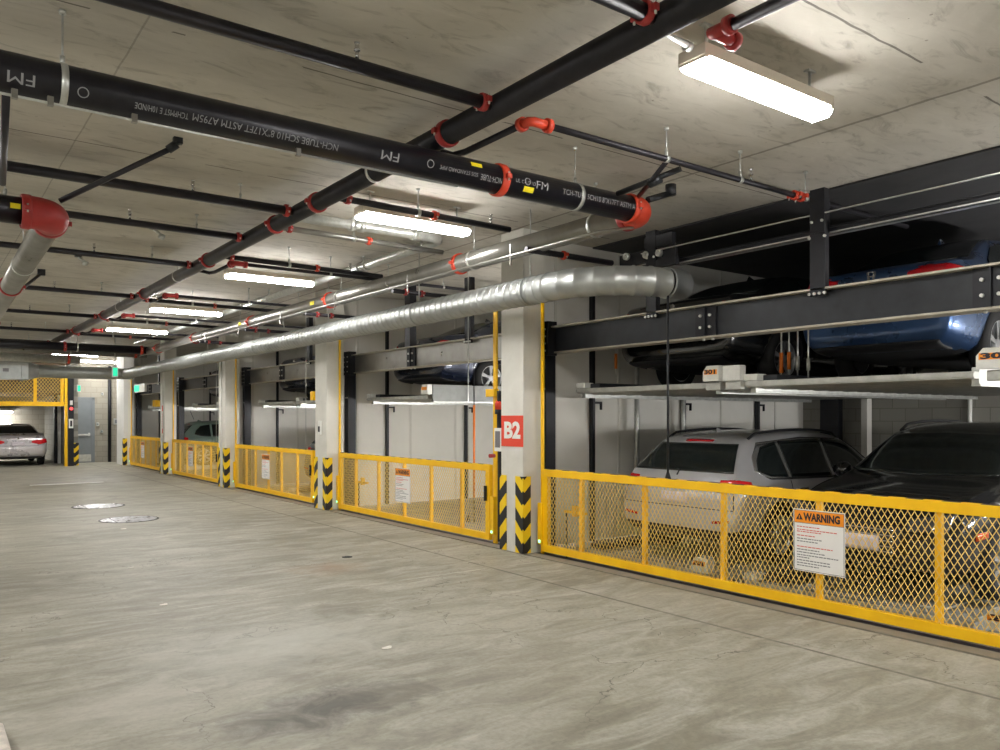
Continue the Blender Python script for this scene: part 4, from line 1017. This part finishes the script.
def body_mesh(st, wheels, wr):
    """closed lofted body, subdivided, wheel arches cut; returns (mesh, bvh of uncut body)"""
    vs, rings = [], []
    def ring(x, zb, be, zt, W, Rr, sx=1., dz=0.):
        h = zt - be
        half = [(0, zb), (.6 * W, zb), (.90 * W, zb + .02), (.975 * W, zb + .28 * (be - zb)), (W, zb + .6 * (be - zb)), (.99 * W, zb + .86 * (be - zb)), (.955 * W, be),
                (.93 * W * .62 + Rr * .38, be + .36 * h), (.93 * W * .28 + Rr * .72, be + .7 * h), (Rr, be + .90 * h), (Rr * .86, be + .985 * h), (Rr * .5, zt + .004), (0, zt + .008)]
        cz = (zb + zt) / 2
        half = [(y * sx, cz + (z - cz) * sx) for y, z in half]
        full = half + [(-y, z) for y, z in half[-2:0:-1]]
        o = len(vs); vs.extend((x, y, z) for y, z in full); rings.append((o, len(full)))
    a = st[0]; ring(a[0] - .012, *a[1:], sx=.8)
    for s in st: ring(*s)
    b = st[-1]; ring(b[0] + .012, *b[1:], sx=.8)
    fs = []
    for (o, n), (p, _) in zip(rings[:-1], rings[1:]):
        for i in range(n): j = (i + 1) % n; fs.append((o + i, o + j, p + j, p + i))
    o, n = rings[0]; fs.append(tuple(o + i for i in range(n))); o, n = rings[-1]; fs.append(tuple(o + i for i in reversed(range(n))))
    me = bpy.data.meshes.new('body'); me.from_pydata(vs, [], fs)
    bm = bmesh.new(); bm.from_mesh(me); bmesh.ops.recalc_face_normals(bm, faces=bm.faces); bm.to_mesh(me); bm.free()
    ob = bpy.data.objects.new('body', me); C.objects.link(ob)
    m = ob.modifiers.new('s', 'SUBSURF'); m.levels = m.render_levels = 2
    bpy.context.view_layer.update()
    dg = bpy.context.evaluated_depsgraph_get(); m1 = bpy.data.meshes.new_from_object(ob.evaluated_get(dg))
    bm = bmesh.new(); bm.from_mesh(m1); bvh = BVHTree.FromBMesh(bm); bm.free()
    cm = MB()
    for x in wheels:
        for s in (-1, 1): cm.cyl((x, s * .60, wr + .0), (x, s * 1.2, wr + .0), wr + .05, 32)
    cut = cm.build('cutter', M['plastic'])
    mod = ob.modifiers.new('b', 'BOOLEAN'); mod.operation = 'DIFFERENCE'; mod.object = cut; mod.solver = 'EXACT'
    bpy.context.view_layer.update()
    dg = bpy.context.evaluated_depsgraph_get(); m2 = bpy.data.meshes.new_from_object(ob.evaluated_get(dg))
    bpy.data.objects.remove(ob); bpy.data.objects.remove(cut); bpy.data.meshes.remove(me)
    return m2, bvh

def patch(bvh, bottom, top, frm, off=.004, n=18, m=8, mb=None, skirt=.012):
    """a conforming panel. frm: 'L','R' (points x,z), 'B','F' (points y,z), 'T' (points x,y)"""
    B_, T_ = resample(bottom, n), resample(top, n)
    vs = []; inn = []
    D = {'R': (0, 1, 0), 'L': (0, -1, 0), 'B': (1, 0, 0), 'F': (-1, 0, 0), 'T': (0, 0, -1)}[frm]; D = Vector(D)
    for j in range(m + 1):
        for i in range(n + 1):
            p = B_[i].lerp(T_[i], j / m)
            if frm in 'LR': o = Vector((p.x, -D.y * 3, p.y))
            elif frm in 'BF': o = Vector((-D.x * 8, p.x, p.y))
            else: o = Vector((p.x, p.y, 4))
            h = bvh.ray_cast(o, D)
            if h[0] is None:
                h = bvh.find_nearest(o - D * o.dot(D) + D * (-.9 if frm in 'LR' else (0 if frm == 'B' else -4.4 if frm == 'F' else -1.4)))
            nn = h[1] if h[1].dot(D) < 0 else -h[1]
            vs.append(h[0] + nn * off); inn.append(h[0] - nn * skirt)
    W = n + 1; mb = mb or MB(); fs = [(j * W + i, j * W + i + 1, (j + 1) * W + i + 1, (j + 1) * W + i) for j in range(m) for i in range(n)]
    bd = [i for i in range(W)] + [j * W + n for j in range(1, m + 1)] + [m * W + i for i in range(n - 1, -1, -1)] + [j * W for j in range(m - 1, 0, -1)]
    k = len(vs); vs2 = vs + [inn[i] for i in bd]
    mb.add(vs2, fs, 0, True)
    o0 = len(mb.v) - len(vs2); L = len(bd)
    for i in range(L):
        a, b = bd[i], bd[(i + 1) % L]
        mb.f.append((o0 + a, o0 + b, o0 + k + (i + 1) % L, o0 + k + i)); mb.mi.append(0); mb.sm.append(False)
    return mb

def wheel(root, x, y, r, side, spokes=5, w=.2):
    c = (x, y, r); ax = (0, side, 0)
    ty = MB().lathe([(r * .66, -w * .5), (r * .9, -w * .5), (r, -w * .34), (r, w * .34), (r * .9, w * .5), (r * .66, w * .5)], c, ax, 40).build('wheel', M['tyre'], root, local=True)
    mb = MB()
    mb.lathe([(r * .60, -w * .4), (r * .67, -w * .4), (r * .68, w * .46), (r * .64, w * .5), (r * .61, w * .4)], c, ax, 36)
    mb.cyl((x, y - side * w * .1, r), (x, y + side * w * .42, r), r * .15, 16)
    for k in range(spokes):
        for q in (-.09, .09):
            t = 2 * PI * k / spokes + .3; d = Vector((math.cos(t + q), 0, math.sin(t + q)))
            mb.obox(Vector((x, y + side * w * .33, r)) + d * r * .37, (d, (0, 1, 0), d.cross(Vector((0, 1, 0)))), (r * .56, .035, r * .075))
    mb.build('rim', M['rim'], ty, local=True)
    MB().cyl((x, y + side * w * -.45, r), (x, y + side * w * 0, r), r * .6, 24).build('brake_disc', M['plastic'], ty, local=True)

SUV = dict(L=4.45, wr=.345, wheels=(.82, 3.58), W=.9, st=[
    (0.0, .40, .60, .68, .78, .62), (.04, .33, .72, .90, .84, .72), (.10, .30, .92, 1.02, .88, .76), (.20, .28, .97, 1.13, .895, .72), (.36, .26, .98, 1.30, .90, .66), (.54, .24, .98, 1.46, .90, .62),
    (.75, .22, .98, 1.505, .90, .615), (1.1, .2, .975, 1.525, .90, .62), (1.6, .2, .97, 1.54, .90, .63), (2.2, .2, .96, 1.53, .90, .625), (2.65, .2, .95, 1.475, .90, .61), (2.95, .2, .95, 1.32, .90, .63), (3.25, .2, .945, 1.10, .90, .69),
    (3.42, .2, .93, 1.01, .90, .74), (3.7, .22, .89, .975, .89, .76), (4.05, .24, .80, .90, .87, .74), (4.28, .27, .70, .80, .83, .68), (4.41, .31, .58, .67, .76, .62), (4.45, .36, .50, .56, .68, .55)],
    side=[([(.50, 1.08), (.70, 1.015), (1.03, 1.0)], [(.56, 1.20), (.72, 1.35), (1.03, 1.405)]), ([(1.10, .998), (1.98, .985)], [(1.10, 1.41), (1.98, 1.425)]), ([(2.06, .984), (3.10, .99)], [(2.06, 1.425), (2.45, 1.40), (2.66, 1.35), (3.08, 1.03)])],
    frame=([(.44, 1.08), (.66, .98), (2.0, .955), (3.18, .965)], [(.50, 1.24), (.68, 1.40), (1.6, 1.455), (2.45, 1.43), (2.72, 1.36), (3.16, 1.0)]),
    rear=([(-.72, 1.06), (.72, 1.06)], [(-.56, 1.38), (.56, 1.38)]), front=([(-.74, 1.06), (0, 1.04), (.74, 1.06)], [(-.58, 1.42), (0, 1.44), (.58, 1.42)]),
    tails=[([(.58, .85), (.80, .85)], [(.60, .985), (.80, .99)])], tail_side=([(.07, .85), (.28, .90)], [(.07, .995), (.28, .97)]),
    plate_z=(.70, .82), rails=True, door_x=(1.06, 2.02, 3.0), trim_z=.42)
SEDAN = dict(L=4.8, wr=.325, wheels=(1.02, 3.82), W=.91, st=[
    (0.0, .38, .60, .66, .78, .60), (.04, .32, .74, .90, .85, .74), (.10, .28, .92, 1.02, .88, .78), (.25, .26, .95, 1.045, .90, .80), (.5, .24, .96, 1.065, .91, .80), (.72, .22, .96, 1.10, .91, .76), (.95, .2, .96, 1.22, .91, .66), (1.25, .2, .96, 1.355, .91, .59),
    (1.6, .2, .955, 1.43, .91, .575), (2.1, .2, .95, 1.45, .91, .58), (2.55, .2, .94, 1.42, .91, .58), (2.9, .2, .935, 1.28, .91, .60), (3.25, .2, .93, 1.06, .91, .70), (3.42, .2, .92, .99, .91, .76), (3.8, .22, .88, .955, .90, .78), (4.3, .24, .79, .87, .87, .74),
    (4.6, .27, .68, .77, .82, .66), (4.76, .31, .56, .65, .74, .6), (4.8, .36, .48, .54, .66, .52)],
    side=[([(1.0, 1.04), (1.3, 1.0), (1.62, .985)], [(1.06, 1.11), (1.34, 1.27), (1.62, 1.34)]), ([(1.68, .985), (2.3, .975)], [(1.68, 1.345), (2.3, 1.355)]), ([(2.37, .973), (3.12, .97)], [(2.37, 1.355), (2.6, 1.33), (3.10, 1.01)])], frame=None,
    rear=([(-.68, 1.12), (.68, 1.12)], [(-.53, 1.36), (.53, 1.36)]), front=([(-.74, 1.03), (0, 1.01), (.74, 1.03)], [(-.56, 1.36), (0, 1.38), (.56, 1.36)]),
    tails=[([(.40, .80), (.62, .74), (.80, .78)], [(.40, .86), (.62, .90), (.80, .93)])], tail_side=([(.05, .78), (.36, .86)], [(.05, .94), (.36, .90)]),
    plate_z=(.70, .83), rails=False, door_x=(1.66, 2.34, 3.1), trim_z=.26)
HATCH = dict(SUV); HATCH = {**SUV, 'rails': False, 'frame': None, 'trim_z': .3}

cache = {}
def car(kind, name, label, paint, loc, rz, group=None, detail=2, cat='car'):
    """x runs from the tail to the nose; rz turns the nose (0 = towards +X)"""
    S = {'suv': SUV, 'sedan': SEDAN, 'hatch': HATCH}.get(kind) or SEDAN_T; kind = 'sedan' if kind == 'sedan_t' else kind
    root = thing(name, label, cat, loc, rz, group)
    key = 'sedan' if kind == 'sedan' else 'suv'
    if key not in cache: cache[key] = body_mesh(S['st'], S['wheels'], S['wr'])
    me, bvh = cache[key]; me = me.copy()
    me.materials.clear()
    for m_ in (paint, M['plastic']): me.materials.append(m_)
    for p in me.polygons:
        p.use_smooth = True; p.material_index = 0
        c = p.center
        inwell = any((c.x - wx) ** 2 + (c.z - S['wr']) ** 2 < (S['wr'] + .054) ** 2 for wx in S['wheels']) and abs(c.y) < .99 * S['W']
        if inwell and (abs(abs(c.y) - .6) < .02 or abs(p.normal.y) < .6): p.material_index = 1; p.use_smooth = False
        elif c.z < S['trim_z']: p.material_index = 1
    body = bpy.data.objects.new('body', me); C.objects.link(body); body.parent = root
    P = lambda *a, **k: patch(bvh, *a, **k)
    nn = dict(n=24, m=12)
    def both(fn):
        for s in 'LR': fn(s)
    L = S['L']
    P(*S['rear'], 'B', off=.008, n=40, m=16).build('rear_window', M['glass'], root, local=True)
    P(*S['front'], 'F', off=.008, n=44, m=18).build('windshield', M['glass'], root, local=True)
    for s in 'LR':
        if S['frame']: P(*S['frame'], s, off=.006, n=60, m=16).build('window_trim', M['chrome'] if kind == 'suv' and paint.name.startswith('silver') else M['plastic'], root, local=True)
        for b, t in S['side']: P(b, t, s, off=.012, **nn).build('side_window', M['glass'], root, local=True)
        sg = 1 if s == 'L' else -1
        for b, t in S['tails']:
            q = lambda pts: [(sg * a, c) for a, c in pts]
            P(q(b), q(t), 'B', off=.010, n=20, m=8).build('tail_light', M['tail'], root, local=True)
        P(*S['tail_side'], s, off=.010, n=16, m=8).build('tail_light', M['tail'], root, local=True)
        # door seams and handles
        mb = MB()
        for x in S['door_x']:
            patch(bvh, [(x - .004, .34), (x + .004, .34)], [(x - .004, .96), (x + .004, .96)], s, off=.004, n=1, m=30, mb=mb)
        mb.build('door_seam', M['plastic'], root, local=True)
        for x in (S['door_x'][0] + .10, S['door_x'][1] + .10):
            P([(x, .845), (x + .19, .845)], [(x, .872), (x + .19, .872)], s, off=.03, n=6, m=2, skirt=.002).build('door_handle', M['chrome'] if paint.name.startswith('silver') else paint, root, local=True)
        # mirror
        mx = 3.0 if kind != 'sedan' else 2.98
        mm = MB(); mm.lathe([(0, -.1), (.05, -.09), (.085, -.03), (.085, .05), (.05, .09), (0, .1)], (mx, sg * 1.0, 1.02), (0, 1, .0), 16).obox((mx + .03, sg * .9, .985), ((0, 1, 0), (1, 0, 0), (0, 0, 1)), (.18, .06, .03))
        mm.build('side_mirror', paint, root, local=True)
        # head light
        P([(sg * .42, .62), (sg * .74, .64)], [(sg * .42, .72), (sg * .74, .78)], 'F', off=.006, n=10, m=6).build('headlight', M['headl'], root, local=True)
        P([(L - .55, .70), (L - .22, .64)], [(L - .55, .77), (L - .22, .76)], s, off=.006, n=8, m=4).build('headlight', M['headl'], root, local=True)
        if S['rails']:
            pts = []
            for i in range(15):
                x = .62 + (2.55 - .62) * i / 14; h = bvh.ray_cast(Vector((x, sg * .58, 3)), Vector((0, 0, -1)))
                pts.append(h[0] + Vector((0, 0, .045 if 0 < i < 14 else .005)))
            MB().tube(pts, .016, 8).build('roof_rail', M['plastic'] if paint.name.startswith('black') else M['frame_black'], root, local=True)
        if kind != 'sedan':
            P([(sg * .55, .50), (sg * .76, .52)], [(sg * .55, .53), (sg * .76, .55)], 'B', off=.012, n=12, m=3).build('rear_reflector', M['tail'], root, local=True)
    z0, z1 = S['plate_z']
    P([(-.2, z0), (.2, z0)], [(-.2, z1), (.2, z1)], 'B', off=.012, n=8, m=4).build('license_plate', M['plate'], root, local=True)
    zt_ = .42 if kind != 'sedan' else .33
    P([(-.70, .27), (.70, .27)], [(-.72, zt_), (.72, zt_)], 'B', off=.014, n=40, m=8).build('bumper_trim', M['plastic'], root, local=True)
    P([(-.36, .40), (0, .38), (.36, .40)], [(-.40, .64), (0, .66), (.40, .64)], 'F', off=.006, n=18, m=6).build('grille', M['plastic'], root, local=True)
    mb = MB()
    for k in range(5):
        z = .43 + .045 * k; patch(bvh, [(-.34, z), (.34, z)], [(-.34, z + .012), (.34, z + .012)], 'F', off=.012, n=14, m=1, mb=mb)
    mb.build('grille_bars', M['chrome'], root, local=True)
    # seams of the tailgate or boot lid, hood seam
    mb = MB()
    if kind != 'sedan':
        for s in (-1, 1): patch(bvh, [(s * .80 - .004, .66), (s * .80 + .004, .66)], [(s * .76 - .004, 1.0), (s * .76 + .004, 1.0)], 'B', off=.004, n=1, m=20, mb=mb)
        patch(bvh, [(-.8, .655), (.8, .655)], [(-.8, .663), (.8, .663)], 'B', off=.004, n=44, m=1, mb=mb)
    else:
        patch(bvh, [(-.62, .70), (.62, .70)], [(-.62, .708), (.62, .708)], 'B', off=.004, n=44, m=1, mb=mb)
    mb.build('panel_seam', M['plastic'], root, local=True); mb = MB()
    patch(bvh, [(L - .42, -.6), (L - .42, .6)], [(L - .428, -.6), (L - .428, .6)], 'T', off=.004, n=30, m=1, mb=mb)
    mb.build('hood_seam', M['plastic'], root, local=True)
    h = bvh.ray_cast(Vector((-3, 0, .93 if kind != 'sedan' else .95)), Vector((1, 0, 0)))
    if h[0]:
        if paint.name.startswith(('blue',)) :                            # chrome letter-shaped badge
            mb = MB(); x, y, z = h[0]; x -= .012
            for s in (-1, 1): mb.obox((x, s * .026, z), ((0, s * .12, 1), (1, 0, 0), (0, 1, 0)), (.075, .012, .013))
            mb.obox((x, 0, z), ((0, 1, 0), (1, 0, 0), (0, 0, 1)), (.05, .012, .012))
            mb.obox((x, 0, z + .042), ((0, 1, 0), (1, 0, 0), (0, 0, 1)), (.075, .008, .005)).obox((x, 0, z - .042), ((0, 1, 0), (1, 0, 0), (0, 0, 1)), (.06, .008, .005))
            for s in (-1, 1): mb.obox((x, s * .042, z), ((0, s * .15, 1), (1, 0, 0), (0, 1, 0)), (.085, .008, .006))
            mb.build('badge', M['chrome'], root, local=True)
        else:
            MB().lathe([(0, -.006), (.036, -.004), (.040, .004), (.0, .006)], h[0] - Vector((.004, 0, 0)), (1, 0, 0), 20).build('badge', M['chrome'], root, local=True)
    if kind != 'sedan':
        P([(-.2, 1.405), (.2, 1.405)], [(-.2, 1.425), (.2, 1.425)], 'B', off=.01, n=8, m=2).build('brake_light', M['tail'], root, local=True)
        MB().tube([(h[0].x - .0, .0, 1.02), (.13, .02, 1.075), (.2, .22, 1.10), (.19, .34, 1.095)], .008, 6).build('wiper', M['plastic'], root, local=True)
    f = bvh.ray_cast(Vector((.9 if kind != 'sedan' else 1.6, 0, 3)), Vector((0, 0, -1)))
    fn = [(f[0].x - .09, 0), (f[0].x - .02, .06), (f[0].x + .08, 0)]
    MB().add([(f[0].x - .09, -.018, f[0].z - .01), (f[0].x - .09, .018, f[0].z - .01), (f[0].x + .1, 0, f[0].z - .01), (f[0].x - .07, 0, f[0].z + .055)], [(0, 1, 2), (0, 3, 1), (1, 3, 2), (0, 2, 3)]).build('roof_aerial', paint, root, local=True)
    for x in S['wheels']:
        for s in (-1, 1): wheel(root, x, s * (S['W'] - .125), S['wr'], s, spokes=5 if kind == 'sedan' else 7)
    return root

def black_extras(root):
    bvh = cache['suv'][1]; L = 4.45
    patch(bvh, [(-.20, .44), (.20, .44)], [(-.20, .56), (.20, .56)], 'F', off=.02, n=8, m=4).build('license_plate', M['plate'], root, local=True)
    for s in 'LR': patch(bvh, [(L - .52, .58), (L - .34, .56)], [(L - .52, .63), (L - .34, .62)], s, off=.01, n=6, m=2).build('side_marker', M['amber'], root, local=True)
PF = .02                                                                  # top of the floor pallets' wheel tracks
c1 = car('suv', 'silver_car', 'silver compact crossover parked tail out behind the nearest gate', M['silver_car'], (7.02, 6.18, PF), 0)
c2 = car('suv', 'black_car', 'glossy black crossover facing the aisle behind the nearest gate', M['black_car'], (6.93 + 4.45, 3.92, PF), PI); c2.scale = (1, 1, 1.035)
black_extras(c2)
c1.scale = (.92, 1, .965)
SEDAN_T = dict(SEDAN); SEDAN_T['tails'] = [([(.40, .87), (.60, .85), (.80, .86)], [(.40, .94), (.60, .985), (.80, .965)])]; SEDAN_T['tail_side'] = ([(.05, .86), (.36, .90)], [(.05, .985), (.36, .95)])
c3 = car('sedan_t', 'blue_sedan', 'blue sedan on the raised pallet at the upper right, tail to aisle', M['blue_car'], (7.9, 4.36, ZU + .02), 0); c3.scale = (1, .93, 1.12)
c4 = car('sedan', 'dark_sedan', 'dark sedan on the raised pallet above the silver car', M['black_car'], (7.25, 6.46, ZU), 0)
c5 = car('sedan', 'navy_sedan', 'navy sedan on the raised pallet above the empty bay', M['navy_car'], (7.1, 12.15, ZU), 0)
c6 = car('suv', 'charcoal_car', 'charcoal car on the floor just left of the second column', M['grey_car'], (7.05, 16.15, PF), 0)
c7 = car('sedan', 'dark_sedan', 'dark sedan raised above the charcoal car in the third bay', M['navy_car'], (7.1, 17.8, ZU), 0)
c8 = car('hatch', 'green_hatchback', 'pale grey green hatchback behind the fourth gate', M['green_car'], (7.2, 28.6, PF), 0)
MB().cyl((7.9, 28.6, 1.6), (7.75, 28.6, 1.95), .008, 6).build('whip_aerial', M['plastic'], c8, )
c9 = car('sedan', 'silver_sedan', 'silver sedan parked in the far garage at the left edge', M['silver_sedan'], (2.95, 31.7, 0), PI / 2)
c10 = car('sedan', 'dark_sedan', 'dark sedan raised over the fourth gate from the right', M['grey_car'], (7.1, 23.4, ZU), 0)

# remove the unplaced data helpers
# ------------------------------------------------------------------ camera, world, view
cam = bpy.data.cameras.new('camera'); co = bpy.data.objects.new('camera', cam); C.objects.link(co)
cam.sensor_width = 36; cam.lens = 28.8; cam.shift_y = .043; cam.clip_start = .05; cam.clip_end = 200
co.location = (0, 0, H); co.rotation_euler = (PI / 2, 0, -math.atan2(.593, .805))
sc.camera = co
w = bpy.data.worlds.new('world'); sc.world = w; w.use_nodes = True
w.node_tree.nodes['Background'].inputs[0].default_value = (.5, .5, .5, 1); w.node_tree.nodes['Background'].inputs[1].default_value = .02
sc.view_settings.view_transform = 'Standard'; sc.view_settings.look = 'None'; sc.view_settings.gamma = 1; sc.view_settings.use_curve_mapping = False
sc.view_settings.exposure = 0.85
sc.cycles.max_bounces = 8; sc.cycles.diffuse_bounces = 5; sc.cycles.glossy_bounces = 4
sc.cycles.sample_clamp_indirect = 6
